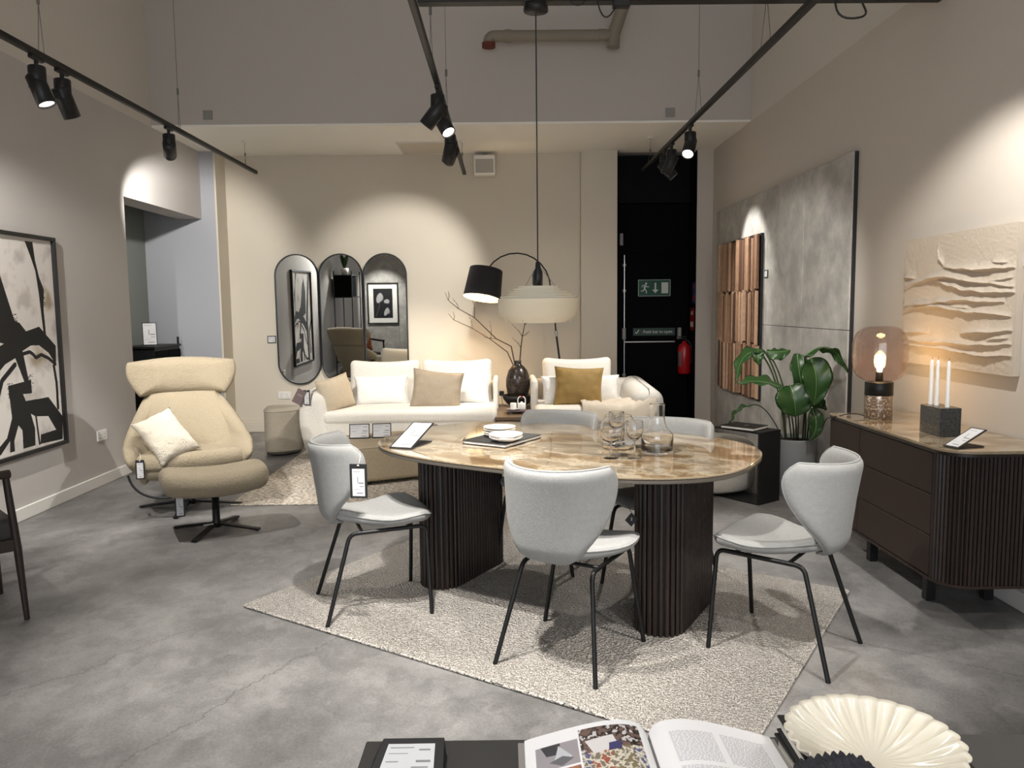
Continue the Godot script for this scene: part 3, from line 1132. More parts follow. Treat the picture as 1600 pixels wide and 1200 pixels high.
func tracks() -> void:
	track(-2.67, -8.62, [-1.8, -4.72, -6.65, -8.3], "long black light track hanging over the left side of the room")
	track(-0.43, -8.8, [-1.5, -4.93, -6.2, -8.4], "long black light track hanging over the middle of the room")
	track(1.53, -8.7, [-2.0, -4.68, -6.27, -8.3], "long black light track hanging over the right side of the room")
	var ty := TRACK_Y
	# fittings in view
	spot(Vector3(-2.67, ty, -4.66), Vector3(-1.65, 0.2, -4.55), 6.5, 28, "black spotlight with lit lens on left track, nearer of its front pair")
	spot(Vector3(-2.67, ty, -4.92), Vector3(-2.3, 0.3, -6.1), 3.5, 24, "black spotlight turned away on left track, farther of its front pair")
	spot(Vector3(-2.67, ty, -6.43), Vector3(-3.36, 2.0, -8.2), 7, 34, "single black spotlight near the far end of left track")
	spot(Vector3(-0.43, ty, -5.34), Vector3(-2.25, 0.5, -5.5), 5.5, 26, "blunt black spotlight on middle track beside one with lit lens")
	spot(Vector3(-0.43, ty, -5.62), Vector3(0.9, 0.3, -4.2), 7, 26, "black spotlight with lit lens on middle track")
	spot(Vector3(-0.43, ty, -6.55), Vector3(-1.1, 0.5, -8.2), 8, 30, "upper black spotlight of the pair near far end of middle track")
	spot(Vector3(-0.43, ty, -6.78), Vector3(-1.2, 1.7, -9.1), 7, 26, "lower black spotlight of the pair near far end of middle track")
	spot(Vector3(1.53, ty, -6.53), Vector3(0.6, 0.4, -4.6), 7, 26, "black spotlight on right track, nearest to the camera")
	spot(Vector3(1.53, ty, -7.25), Vector3(0.6, 0.5, -7.6), 8, 28, "black spotlight on right track, left of the last pair above the dark door")
	spot(Vector3(1.53, ty, -7.56), Vector3(2.36, 1.75, -7.35), 3.5, 28, "black spotlight on right track, right of the last pair above the dark door")
	# fittings on the same tracks nearer than the frame shows
	spot(Vector3(-0.43, ty, -2.6), Vector3(-0.5, 0.2, -3.2), 12, 32, "black track spotlight nearer than the frame, aimed at the left end dining chair")
	spot(Vector3(-0.43, ty, -2.3), Vector3(0.3, 0.3, -3.3), 9, 32, "black track spotlight nearer than the frame, aimed at the middle of the dining table")
	spot(Vector3(1.53, ty, -2.05), Vector3(0.7, 0.4, -3.2), 7, 30, "black track spotlight nearer than the frame, aimed at the right half of the dining table")
	spot(Vector3(1.53, ty, -3.05), Vector3(2.36, 1.25, -3.95), 4.3, 38, "black track spotlight nearer than the frame, aimed at the plaster canvas")
	spot(Vector3(-0.43, ty, -3.0), Vector3(2.36, 1.25, -6.45), 15, 15, "black track spotlight nearer than the frame, aimed at the concrete panel")
	spot(Vector3(-2.67, ty, -3.4), Vector3(-3.34, 1.0, -5.6), 11, 34, "black track spotlight nearer than the frame, aimed at the framed painting")
	spot(Vector3(-2.67, ty, -1.4), Vector3(-1.9, 0, -2.0), 8, 30, "black track spotlight nearer than the frame, aimed at the floor at lower left")
	spot(Vector3(-0.43, ty, -0.9), Vector3(0.3, 0.7, -1.1), 3.5, 26, "black track spotlight nearer than the frame, aimed at the open book on the display desk")
	spot(Vector3(1.53, ty, -0.6), Vector3(1.3, 0.2, -1.8), 5, 32, "black track spotlight nearer than the frame, aimed at the shell bowl side of the desk")
	spot(Vector3(-2.67, ty, -0.9), Vector3(-2.9, 1.3, 0.3), 8, 28, "black track spotlight nearer than the frame, aimed at the tile partition behind the camera")
	spot(Vector3(-2.67, ty, -2.4), Vector3(-3.1, 1.3, -3.3), 5, 28, "black track spotlight nearer than the frame, aimed at the open shelf behind the camera")
	spot(Vector3(-2.67, ty, -3.75), Vector3(-1.4, 0.3, -7.2), 11, 24, "black track spotlight nearer than the frame, aimed at the two seat sofa")
	spot(Vector3(1.53, ty, -2.45), Vector3(0.6, 0.5, -7.6), 6.5, 22, "black track spotlight nearer than the frame, aimed at the gold pillow on the right sofa")
	# black cable tray that carries the pendant, looped leads
	var tray := thing("cable_tray", "black cable tray across the top of the frame", "cable tray", Vector3(0.95, 3.06, -4.3))
	var s := st()
	box(s, Vector3(0, 0, 0), Vector3(2.78, 0.09, 0.07), 0.004)
	obj("channel", s, M.fixture_black, tray)
	s = st()
	for x in [-1.2, 0.2, 1.2]:
		tube(s, [Vector3(x, 0.04, 0), Vector3(x, YC - 3.06, 0)], 0.004, 6)
	obj("hanger", s, M.wire, tray)
	s = st()
	box(s, Vector3(-0.32, -0.055, 0.03), Vector3(0.09, 0.05, 0.05), 0.004)
	obj("connector", s, M.fixture_black, tray)
	s = st()
	tube(s, bez(Vector3(-0.60, -0.03, 0.03), Vector3(-0.55, -0.11, 0.05), Vector3(-0.5, -0.03, 0.03)), 0.004, 6)
	obj("lead", s, M.fixture_black, tray)
	s = st()
	tube(s, bez(Vector3(-0.45, -0.02, 0.03), Vector3(-0.42, -0.22, 0.05), Vector3(-0.34, -0.06, 0.03)), 0.004, 6)
	obj("lead", s, M.fixture_black, tray)
	s = st()
	tube(s, bent([Vector3(1.53, 2.93, -3.75), Vector3(1.54, 2.72, -3.72), Vector3(1.68, 2.72, -3.7), Vector3(1.7, 3.05, -4.0), Vector3(1.69, 3.03, -4.28)], 0.07), 0.005, 8)
	tag(obj("power_lead", s, M.fixture_black), "black power lead looping down beside right light track", "cable")
	pendant()

func pendant() -> void:
	var t := thing("pendant_lamp", "cream slatted drum pendant lamp hanging on a black cord", "pendant lamp", Vector3(0.182, 1.42, -4.3))
	var s := st()
	lathe(s, [Vector2(0, 1.59), Vector2(0.055, 1.59), Vector2(0.065, 1.575), Vector2(0.065, 1.555), Vector2(0, 1.55)].map(func(p): return p), 24)
	obj("canopy", s, M.fixture_black, t)
	s = st()
	tube(s, [Vector3(0, 1.56, 0), Vector3(0, 0.24, 0)], 0.0035, 8)
	obj("cord", s, M.fixture_black, t)
	s = st()
	lathe(s, [Vector2(0, 0.1), Vector2(0.026, 0.1), Vector2(0.026, 0.19), Vector2(0.016, 0.21), Vector2(0.012, 0.245), Vector2(0, 0.25)], 20)
	box(s, Vector3(-0.024, 0.15, 0), Vector3(0.012, 0.06, 0.02), 0.003)
	obj("lamp_holder", s, M.fixture_black, t)
	s = st()
	for a in 3:
		var v := Vector3(cos(a * TAU / 3 + 0.3), 0, sin(a * TAU / 3 + 0.3))
		tube(s, [v * 0.012 + Vector3(0, 0.22, 0), v * 0.1 + Vector3(0, 0.108, 0)], 0.0015, 6)
	obj("wire", s, M.wire, t)
	# veneer rings: stepped top, tall drum, stepped bottom
	for r in [[0.110, 0.092, 0.113], [0.133, 0.080, 0.099], [0.158, 0.067, 0.085], [0.181, 0.054, 0.071], [0.204, 0.042, 0.058], [0.222, -0.052, 0.045], [0.202, -0.064, -0.046], [0.183, -0.075, -0.058], [0.162, -0.085, -0.069]]:
		s = st()
		var a: float = r[0]
		var fl: float = 0.007 * signf(r[1] + 0.045) * float(r[1] > 0.03 or r[1] < -0.05)
		flat(s)
		var pr := [Vector2(a - 0.003 + fl, r[1]), Vector2(a + fl, r[1]), Vector2(a, r[2] - 0.0045), Vector2(a + 0.0055, r[2] - 0.003), Vector2(a + 0.0055, r[2]), Vector2(a - 0.003, r[2]), Vector2(a - 0.003 + fl, r[1])]
		for q in 6:
			lathe(s, [pr[q], pr[q + 1]], 48)
			s.set_smooth_group(q + 1)
		obj("veneer_ring", s, M.veneer, t)
	s = st()
	lathe(s, [Vector2(0.03, 0.1), Vector2(0.118, 0.1), Vector2(0.118, 0.103), Vector2(0.03, 0.103)], 48)
	obj("top_disc", s, M.veneer, t)
	s = st()
	for a in 6:
		var v := Vector3(cos(a * TAU / 6), 0, sin(a * TAU / 6))
		tube(s, [v * 0.11 + Vector3(0, 0.097, 0), v * 0.2 + Vector3(0, 0.05, 0), v * 0.217, v * 0.2 + Vector3(0, -0.05, 0), v * 0.172 + Vector3(0, -0.08, 0)], 0.003, 6)
	obj("rib", s, M.veneer, t)


# ------------------------------------------------------------------ rugs
func rugs() -> void:
	var fwd := Vector2(0.8316, 0.5553)       # along the near edge, towards the right
	var c := Vector2(-1.28, -3.64) + fwd * 1.21 + Vector2(fwd.y, -fwd.x) * 0.86
	var s := st()
	slab(s, round_rect(2.42, 1.72, 0.015, 2), 0.0, 0.014, 0.005, false)
	var r := obj("rug", s, M.rug_grey)
	r.position = Vector3(c.x, 0.0, c.y)
	r.rotation.y = -atan2(fwd.y, fwd.x)
	tag(r, "speckled grey wool rug under the dining table", "rug")
	s = st()
	slab(s, round_rect(2.9, 2.5, 0.015, 2), 0.0, 0.01, 0.003, false)
	r = obj("rug", s, M.rug_pale)
	r.position = Vector3(-0.58, 0, -6.85)
	tag(r, "pale distressed rug in front of the white sofas", "rug")


# ------------------------------------------------------------------ dining table
const TC := Vector3(0.263, 0, -3.773)
const TA := -0.541      # 31 degrees

func dining_table() -> void:
	var t := thing("dining_table", "oval dining table with marbled top on two fluted dark wood columns", "table", TC, TA)
	var s := st()
	slab(s, superellipse(0.938, 0.611, 2.7, 96), 0.741, 0.75, 0.002, true, Rect2(-0.95, -0.62, 1.9, 1.24))
	obj("tabletop", s, M.marble_top, t)
	s = st()
	slab(s, superellipse(0.936, 0.609, 2.7, 96), 0.722, 0.741, 0.004)
	obj("edge_band", s, M.marble_edge, t)
	var slat := st()
	flat(slat)
	slab(slat, round_rect(0.02, 0.012, 0.005, 1), 0.012, 0.72, 0.0, false)
	slat.generate_normals()
	slat.index()
	var sm := slat.commit()
	for x in [-0.585, 0.585]:
		s = st()
		var core := []
		for p in _stadium(0.20, 0.58, 96):
			core.append(p[0] + Vector2(x, 0))
		slab(s, core, 0.014, 0.722, 0.0, false)
		var col := obj("column", s, M.wood_dark1, t)
		var k := 0
		for p in _stadium(0.215, 0.60, 56):
			share("slat", sm, M["wood_dark%d" % ((k * 7 + int(x > 0)) % 3)], col, Transform3D(Basis(Vector3.UP, -atan2(p[1].y, p[1].x) + PI / 2), Vector3(p[0].x + x, 0, p[0].y)))
			k += 1

# points and outward directions round a stadium w wide (x), l long (z), anticlockwise from above
func _stadium(w: float, l: float, n: int) -> Array:
	var r := w / 2
	var st_ := l - w
	var per := 2 * st_ + TAU * r
	var o := []
	for i in n:
		var d := per * i / n
		if d < st_:
			o.append([Vector2(r, st_ / 2 - d), Vector2(1, 0)])
		elif d < st_ + PI * r:
			var a := (d - st_) / r
			o.append([Vector2(cos(a) * r, -st_ / 2 - sin(a) * r), Vector2(cos(a), -sin(a))])
		elif d < 2 * st_ + PI * r:
			o.append([Vector2(-r, -st_ / 2 + (d - st_ - PI * r)), Vector2(-1, 0)])
		else:
			var a := PI + (d - 2 * st_ - PI * r) / r
			o.append([Vector2(cos(a) * r, st_ / 2 - sin(a) * r), Vector2(cos(a), -sin(a))])
	return o


# ------------------------------------------------------------------ dining chairs
# local axes: seat faces +z, origin on the floor between the feet
func chair_back(u: float, v: float) -> Vector3:
	var s := u * 2 - 1
	var half := lerpf(0.098, 0.326, pow(sin(minf(v / 0.78, 1.0) * PI / 2), 1.2))
	half *= lerpf(0.6, 1.0, smoothstep(0.0, 0.12, v))
	half = lerpf(half, 0.27, pow(maxf(0.0, (v - 0.72) / 0.28), 3.0))
	var rad := lerpf(0.2, 0.235, v)
	var a := s * half / rad
	var y := 0.44 + 0.375 * v + 0.008 * s * s * v
	var z := -0.2 - 0.03 * v * v - 0.03 * sqrt(v) + 0.06 * pow(maxf(0.0, 1 - v / 0.16), 2.0)
	return Vector3(sin(a) * rad, y, z + rad * (1 - cos(a)) * (0.6 + 0.5 * v))

func chair_seat(u: float, v: float) -> Vector3:
	var s := u * 2 - 1
	var half := lerpf(0.095, 0.235, smoothstep(0.0, 0.75, v)) * (1.0 - 0.10 * pow(maxf(0.0, v - 0.8) / 0.2, 2))
	var z := lerpf(-0.175, 0.285, v) - 0.07 * pow(absf(s), 2.5) * v * v
	var y := 0.452 + 0.006 * v - 0.02 * sin(PI * v) - 0.045 * pow(maxf(0, v - 0.7) / 0.3, 2) * 0.4
	y += 0.04 * s * s * (0.25 + v * 0.75)
	y += 0.03 * pow(1 - v, 3)
	return Vector3(s * half, y, z)

func make_chair(label: String) -> Node3D:
	var t := thing("dining_chair", label, "chair", Vector3.ZERO, 0, "upholstered chairs around the dining table")
	var s := st()
	shell(s, chair_seat, 22, 22, 0.05, 0.1)
	obj("seat", s, M.cloth_dining, t)
	s = st()
	shell(s, func(u, v): return chair_back(1.0 - u, v) if false else chair_back(u, v), 26, 24, 0.042, 0.09)
	obj("backrest", s, M.cloth_dining, t)
	s = st()
	tube(s, border(func(u, v): return chair_seat(u, v) + Vector3(0, 0.003, 0), 18), 0.0045, 6)
	obj("piping", s, M.cloth_dining, t)
	s = st()
	tube(s, border(chair_back, 20), 0.0055, 6)
	obj("piping", s, M.cloth_dining, t)
	for x in [-1.0, 1.0]:
		var fr := [Vector3(x * 0.235, 0.0, 0.238), Vector3(x * 0.165, 0.415, 0.235), Vector3(x * 0.15, 0.405, -0.115), Vector3(x * 0.218, 0.0, -0.238)]
		var p := bent(fr, 0.035, 6)
		s = st()
		tube(s, p.slice(0, 5), 0.0095, 10)
		obj("leg", s, M.black_metal, t)
		s = st()
		tube(s, p.slice(4, 11), 0.0095, 10)
		obj("seat_frame", s, M.black_metal, t)
		s = st()
		tube(s, p.slice(10), 0.0095, 10)
		obj("leg", s, M.black_metal, t)
	s = st()
	for z in [0.16, -0.06]:
		tube(s, [Vector3(-0.155, 0.412, z), Vector3(0.155, 0.412, z)], 0.008, 8)
	obj("crossbar", s, M.black_metal, t)
	return t

func dining_chairs() -> void:
	var c := make_chair("light grey chair at left end of table with a black framed price tag")
	var places := [
		[Vector3(-0.655, 0, -3.639), Vector2(0.452, -0.155), ""],
		[Vector3(0.247, 0, -3.07), Vector2(0.244, -0.426), "light grey chair seen from behind at the near side of the table"],
		[Vector3(1.153, 0, -3.123), Vector2(-0.373, -0.304), "light grey chair at right end of the table beside the sideboard"],
		[Vector3(0.255, 0, -4.285), Vector2(-0.244, 0.426), "light grey chair at the far side of table behind the stacked plates"],
		[Vector3(0.80, 0, -3.94), Vector2(-0.26, 0.42), "light grey chair at the far side of table behind the glass carafe"]]
	for k in places.size():
		var p: Array = places[k]
		var turn := atan2(p[1].x, p[1].y)
		if k == 0:
			c.position = p[0]
			c.rotation.y = turn
		else:
			dup(c, "dining_chair", p[0], turn, p[2])
	# tags that hang from chairs
	var near := atan2(0.452, -0.155)
	hang_tag(Vector3(-0.633, 0.69, -3.28), -0.12, "black framed price tag hanging on the left end dining chair", 0.076, 0.148)
	var s := st()
	var d := thing("diamond_tag", "black diamond tag hanging at the seat of the near dining chair", "tag", Vector3(0.51, 0.545, -3.14), 0.3)
	xf = Transform3D(Basis(Vector3.BACK, PI / 4), Vector3.ZERO)
	box(s, Vector3.ZERO, Vector3(0.042, 0.042, 0.003), 0.001)
	obj("card", s, M.tag_black, d)
	s = st()
	box(s, Vector3(0, 0.002, 0.002), Vector3(0.005, 0.014, 0.001), 0.0)
	obj("mark", s, M.grey_plastic, d)
	s = st()
	tube(s, [Vector3(0, 0.03, 0), Vector3(-0.02, 0.06, 0.01)], 0.0012, 5)
	obj("string", s, M.tag_black, d)
	d = thing("diamond_tag", "pale diamond tag hanging under the seat of the right end chair", "tag", Vector3(1.03, 0.375, -3.24), 0.6)
	s = st()
	xf = Transform3D(Basis(Vector3.BACK, PI / 4), Vector3.ZERO)
	box(s, Vector3.ZERO, Vector3(0.032, 0.032, 0.002), 0.0005)
	obj("card", s, M.grey_plastic, d)
	s = st()
	tube(s, [Vector3(0, 0.02, 0), Vector3(0, 0.05, 0)], 0.001, 5)
	obj("string", s, M.tag_black, d)

func hang_tag(p: Vector3, turn: float, label: String, w: float, h: float) -> Node3D:
	var t := thing("price_tag", label, "price tag", p, turn)
	var s := st()
	box(s, Vector3.ZERO, Vector3(w, h, 0.003), 0.0008)
	obj("holder", s, M.tag_black, t)
	s = st()
	plane_quad(s, Vector3(0, -h * 0.04, 0.0022), Vector3(w * 0.36, 0, 0), Vector3(0, h * 0.4, 0))
	obj("card", s, M.card_white, t)
	s = st()
	tube(s, bez(Vector3(0, h * 0.47, 0), Vector3(0.01, h * 0.47 + 0.03, -0.01), Vector3(0.0, h * 0.47 + 0.045, -0.03), 5), 0.001, 5)
	box(s, Vector3(0, h * 0.46, 0.002), Vector3(0.008, 0.005, 0.002), 0.0)
	obj("loop", s, M.white_plastic, t)
	return t

# ------------------------------------------------------------------ things on the dining table
func card_stand(p: Vector3, turn: float, label: String, w: float, h: float, lean: float, wide := true) -> Node3D:
	var t := thing("card_stand", label, "price card", p, turn)
	var s := st()
	box(s, Vector3(0, 0.003, -h * 0.42), Vector3(w, 0.004, h * 0.85), 0.001)
	obj("foot", s, M.tag_black, t)
	s = st()
	var b := Basis(Vector3.RIGHT, -lean)
	xf = Transform3D(b, Vector3(0, 0.003, 0))
	box(s, Vector3(0, h / 2, 0), Vector3(w, h, 0.004), 0.001)
	obj("holder", s, M.tag_black, t)
	s = st()
	xf = Transform3D(b, Vector3(0, 0.003, 0))
	plane_quad(s, Vector3(0, h / 2, 0.0028), Vector3(w / 2 - 0.008, 0, 0), Vector3(0, h / 2 - 0.008, 0))
	obj("card", s, M.card_wide if wide else M.card_white, t)
	return t

func table_things() -> void:
	var y := 0.75
	card_stand(Vector3(-0.51, y, -3.70), -0.356, "angled black framed price card at the left tip of dining table", 0.12, 0.27, 1.24, false)
	# magazine with plates on it
	var nb := thing("notebook", "dark covered notebook lying under the stacked white plates", "book", Vector3(-0.02, y, -3.89), -0.58)
	var s := st()
	box(s, Vector3(0, 0.009, 0), Vector3(0.245, 0.013, 0.325), 0.001)
	obj("pages", s, M.page_edge, nb)
	s = st()
	box(s, Vector3(0, 0.0175, 0), Vector3(0.255, 0.004, 0.335), 0.001)
	box(s, Vector3(0, 0.002, 0), Vector3(0.255, 0.004, 0.335), 0.001)
	obj("cover", s, M.tag_black, nb)
	s = st()
	tube(s, [Vector3(-0.125, 0.014, 0.12), Vector3(-0.15, 0.01, 0.13), Vector3(-0.158, 0.006, 0.12), Vector3(-0.16, 0.016, 0.105)], 0.0025, 6)
	obj("ribbon", s, M.tag_black, nb)
	for k in 4:
		plate_dish(Vector3(-0.035, y + 0.0195 + 0.0115 * k, -3.94), 0.082, 0.012, ["lowest", "second lowest", "second highest", "topmost"][k] + " of the four white plates in the taller stack", "plate")
	for k in 2:
		plate_dish(Vector3(-0.003, y + 0.0195 + 0.014 * k, -3.775), 0.083, 0.022, ["lower", "upper"][k] + " of two white bowls stacked in front of the plates", "bowl")
	# glass
	glass("coupe_glass", "wide cut glass coupe on a stem, left of the goblet", Vector3(0.462, y, -3.41), [Vector2(0, 0), Vector2(0.032, 0), Vector2(0.033, 0.002), Vector2(0.006, 0.008), Vector2(0.0042, 0.02), Vector2(0.0042, 0.062), Vector2(0.012, 0.068), Vector2(0.04, 0.085), Vector2(0.047, 0.105), Vector2(0.048, 0.119), Vector2(0.048, 0.1215), Vector2(0.0475, 0.122), Vector2(0.047, 0.122), Vector2(0.0465, 0.1215), Vector2(0.0463, 0.119), Vector2(0.045, 0.105), Vector2(0.038, 0.088), Vector2(0.01, 0.072), Vector2(0, 0.071)], 24)
	var gob := [Vector2(0, 0), Vector2(0.032, 0), Vector2(0.033, 0.002), Vector2(0.006, 0.008), Vector2(0.0042, 0.02), Vector2(0.0042, 0.075), Vector2(0.014, 0.082), Vector2(0.031, 0.098), Vector2(0.036, 0.125), Vector2(0.0355, 0.162), Vector2(0.0355, 0.1645), Vector2(0.0352, 0.165), Vector2(0.0345, 0.165), Vector2(0.0341, 0.1645), Vector2(0.034, 0.162), Vector2(0.0345, 0.125), Vector2(0.029, 0.1), Vector2(0.012, 0.087), Vector2(0, 0.086)]
	glass("goblet", "tall cut glass goblet in front of the carafe", Vector3(0.566, y, -3.405), gob, 20)
	glass("goblet", "cut glass goblet standing behind the coupe, inside the view of the round jug", Vector3(0.53, y, -3.72), gob, 20)
	var c := glass("carafe", "clear glass carafe with wide base and tall neck", Vector3(0.69, y, -3.53), _hollow([Vector2(0.07, 0.001), Vector2(0.0725, 0.003), Vector2(0.073, 0.008), Vector2(0.073, 0.078), Vector2(0.0715, 0.086), Vector2(0.066, 0.094), Vector2(0.052, 0.107), Vector2(0.042, 0.121), Vector2(0.0365, 0.138), Vector2(0.0345, 0.16), Vector2(0.034, 0.18), Vector2(0.0345, 0.222)], 0.0022, 0.009), 0)
	s = st()
	tube(s, bez(Vector3(-0.01, 0.225, 0), Vector3(0, 0.228, 0.01), Vector3(0.01, 0.225, 0), 2), 0.001, 4)
	glass("round_jug", "round clear glass jug behind the coupe and goblet", Vector3(0.53, y, -3.66), _hollow([Vector2(0.06, 0.001), Vector2(0.068, 0.004), Vector2(0.08, 0.022), Vector2(0.0865, 0.05), Vector2(0.0885, 0.075), Vector2(0.086, 0.1), Vector2(0.079, 0.124), Vector2(0.07, 0.14), Vector2(0.064, 0.152)], 0.002, 0.006), 0)

func plate_dish(p: Vector3, r: float, h: float, label: String, kind: String) -> void:
	var s := st()
	lathe(s, [Vector2(0, 0.001), Vector2(r * 0.5, 0.001), Vector2(r * 0.55, 0.003), Vector2(r * 0.9, h * 0.7), Vector2(r, h), Vector2(r, h + 0.002), Vector2(r * 0.96, h + 0.0015), Vector2(r * 0.6, 0.006), Vector2(0, 0.0055)], 36)
	var m := obj(kind, s, M.ceramic_white)
	m.position = p
	tag(m, label, kind, "white crockery stacked on the notebook")

# closed outline of a blown vessel: outer wall up, rim, inner wall down, thick floor
func _hollow(outer: Array, wall: float, base: float) -> Array:
	var o := [Vector2(0, outer[0].y)]
	o.append_array(outer)
	var rim: Vector2 = outer[-1]
	o.append_array([rim + Vector2(0, 0.002), rim + Vector2(-wall * 0.25, 0.003), rim + Vector2(-wall * 0.75, 0.003), rim + Vector2(-wall, 0.002)])
	var inn := outer.duplicate()
	inn.reverse()
	for p in inn:
		if p.y > base:
			o.append(p - Vector2(wall, 0))
	o.append(Vector2(o[-1].x - 0.003, base))
	o.append(Vector2(0, base))
	return o

func glass(called: String, label: String, p: Vector3, prof: Array, facets: int) -> Node3D:
	var t := thing(called, label, "glass", p, 0, "glassware on the dining table")
	var s := st()
	if facets > 0:
		lathe(s, prof, 40, Vector3.ZERO, func(a, q): return 1.0 + (0.03 * absf(sin(a * facets / 2.0)) if q.x > 0.02 and q.y > 0.06 else 0.0))
	else:
		lathe(s, prof, 48)
	obj("body", s, M.cut_glass, t)
	return t


# ------------------------------------------------------------------ lounge chair and its footstool
func lounge_chair() -> void:
	var t := thing("lounge_chair", "beige wool swivel lounge chair with winged headrest", "armchair", Vector3(-2.31, 0, -5.62), 0.44)
	var sh := func(u: float, v: float) -> Vector3:
		var s := (u * 2 - 1)
		var w := 0.0
		if v < 0.42:
			w = lerpf(0.30, 0.405, smoothstep(0.0, 0.42, v))
		else:
			w = lerpf(0.405, 0.25, smoothstep(0.42, 1.0, v) * 0.4 + 0.6 * (v - 0.42) / 0.58)
		var reach := lerpf(0.30, 0.55, smoothstep(0.0, 0.36, v)) if v < 0.36 else lerpf(0.55, 0.04, pow((v - 0.36) / 0.64, 0.75))
		var y := 0.25 + 0.56 * v - 0.02 * s * s * (1 - v)
		var z := -0.1 - 0.30 * v
		var a := s * PI * 0.44
		return Vector3(sin(a) / sin(PI * 0.44) * w, y, z + reach * pow(absf(s), 2.3))
	var s := st()
	shell(s, sh, 34, 26, 0.1, 0.12)
	obj("shell", s, M.cloth_boucle, t)
	# back pad in front of the shell
	var pad := func(u: float, v: float) -> Vector3:
		var a := u * 2 - 1
		var p: Vector3 = sh.call(u * 0.84 + 0.08, 0.28 + 0.72 * v)
		return p + Vector3(0, 0, 0.035)
	s = st()
	shell(s, pad, 24, 18, 0.06, 0.2, 0.022)
	obj("back_pad", s, M.cloth_boucle, t)
	# seat: broad cushion, front roll reaching from arm to arm
	s = st()
	rbox(s, Vector3(0, 0.35, 0.07), Vector3(0.72, 0.18, 0.6), 0.08, 5, 6, func(p):
		var k: float = clampf((p.z + 0.3) / 0.6, 0, 1)
		var q := Vector3(p.x * lerpf(0.82, 1.1, k), p.y, p.z)
		q.z -= 0.12 * pow(absf(p.x) / 0.37, 2.0) * k
		q.y += 0.045 * (1 - pow(absf(p.x) / 0.4, 2)) * float(p.y > 0) * (1 - k * 0.6) - 0.05 * (1 - k) * float(p.y > 0)
		if p.y < 0:
			q.x *= 0.86
		return q)
	obj("seat_cushion", s, M.cloth_boucle, t)
	# winged headrest
	var hd := func(u: float, v: float) -> Vector3:
		var a := u * 2 - 1
		var w := 0.39 * (1.0 - 0.26 * pow(1 - v, 2.2) - 0.07 * pow(v, 5))
		var y := 0.785 + 0.285 * v - 0.028 * a * a * v + 0.02 * a * a * (1 - v)
		return Vector3(a * w, y, -0.41 - 0.05 * v + 0.15 * pow(absf(a), 2.4))
	s = st()
	shell(s, hd, 30, 18, 0.15, 0.26, 0.012)
	obj("headrest", s, M.cloth_boucle, t)
	s = st()
	lathe(s, [Vector2(0, 0.02), Vector2(0.034, 0.02), Vector2(0.034, 0.05), Vector2(0.026, 0.07), Vector2(0.026, 0.24), Vector2(0.1, 0.25), Vector2(0.1, 0.262), Vector2(0, 0.262)], 20)
	obj("stem", s, M.black_metal, t)
	star(t, 4, 0.36, 0.35, M.black_metal)
	s = st()
	tube(s, bez(Vector3(-0.40, 0.32, 0.28), Vector3(-0.36, 0.14, 0.34), Vector3(-0.12, 0.16, 0.36), 10), 0.008, 8)
	obj("recline_lever", s, M.black_metal, t)
	hang_tag(Vector3(-2.47, 0.36, -5.2), 0.35, "black framed price tag hanging from the arm of the lounge chair", 0.055, 0.13)
	# ottoman
	var o := thing("footstool", "beige wool footstool on a black star base", "footstool", Vector3(-1.895, 0, -4.99), 0.5)
	s = st()
	rbox(s, Vector3(0, 0.335, 0), Vector3(0.64, 0.132, 0.42), 0.065, 6, 6, func(p):
		var r := 1.0 - 0.22 * pow(absf(p.x) / 0.33, 3)
		return Vector3(p.x, p.y + 0.035 * (p.x / 0.33) * (p.x / 0.33) - 0.02 + 0.03 * (1 - pow(p.z / 0.21, 2)) * float(p.y > 0), p.z * r))
	obj("cushion", s, M.cloth_boucle, o)
	s = st()
	lathe(s, [Vector2(0, 0.02), Vector2(0.03, 0.02), Vector2(0.03, 0.05), Vector2(0.024, 0.07), Vector2(0.024, 0.25), Vector2(0.08, 0.256), Vector2(0.08, 0.265), Vector2(0, 0.265)], 20)
	obj("stem", s, M.black_metal, o)
	star(o, 4, 0.29, 0.62, M.black_metal)
	s = st()
	box(s, Vector3(-0.055, 0.052, 0.045), Vector3(0.06, 0.002, 0.022), 0.0)
	obj("care_label", s, M.white_plastic, o)
	hang_tag(Vector3(-2.08, 0.19, -4.88), 0.3, "black framed price tag hanging from the beige footstool", 0.058, 0.145)
	var p := thing("throw_pillow", "white woolly pillow tilted on the lounge chair seat", "pillow", Vector3(-2.355, 0.56, -5.36), 0.3)
	s = st()
	xf = Transform3D(Basis.from_euler(Vector3(-0.72, 0.15, -1.1)), Vector3.ZERO)
	pillow(s, 0.40, 0.29, 0.14, 5, 0.02)
	obj("cover", s, M.cloth_boucle_white, p)

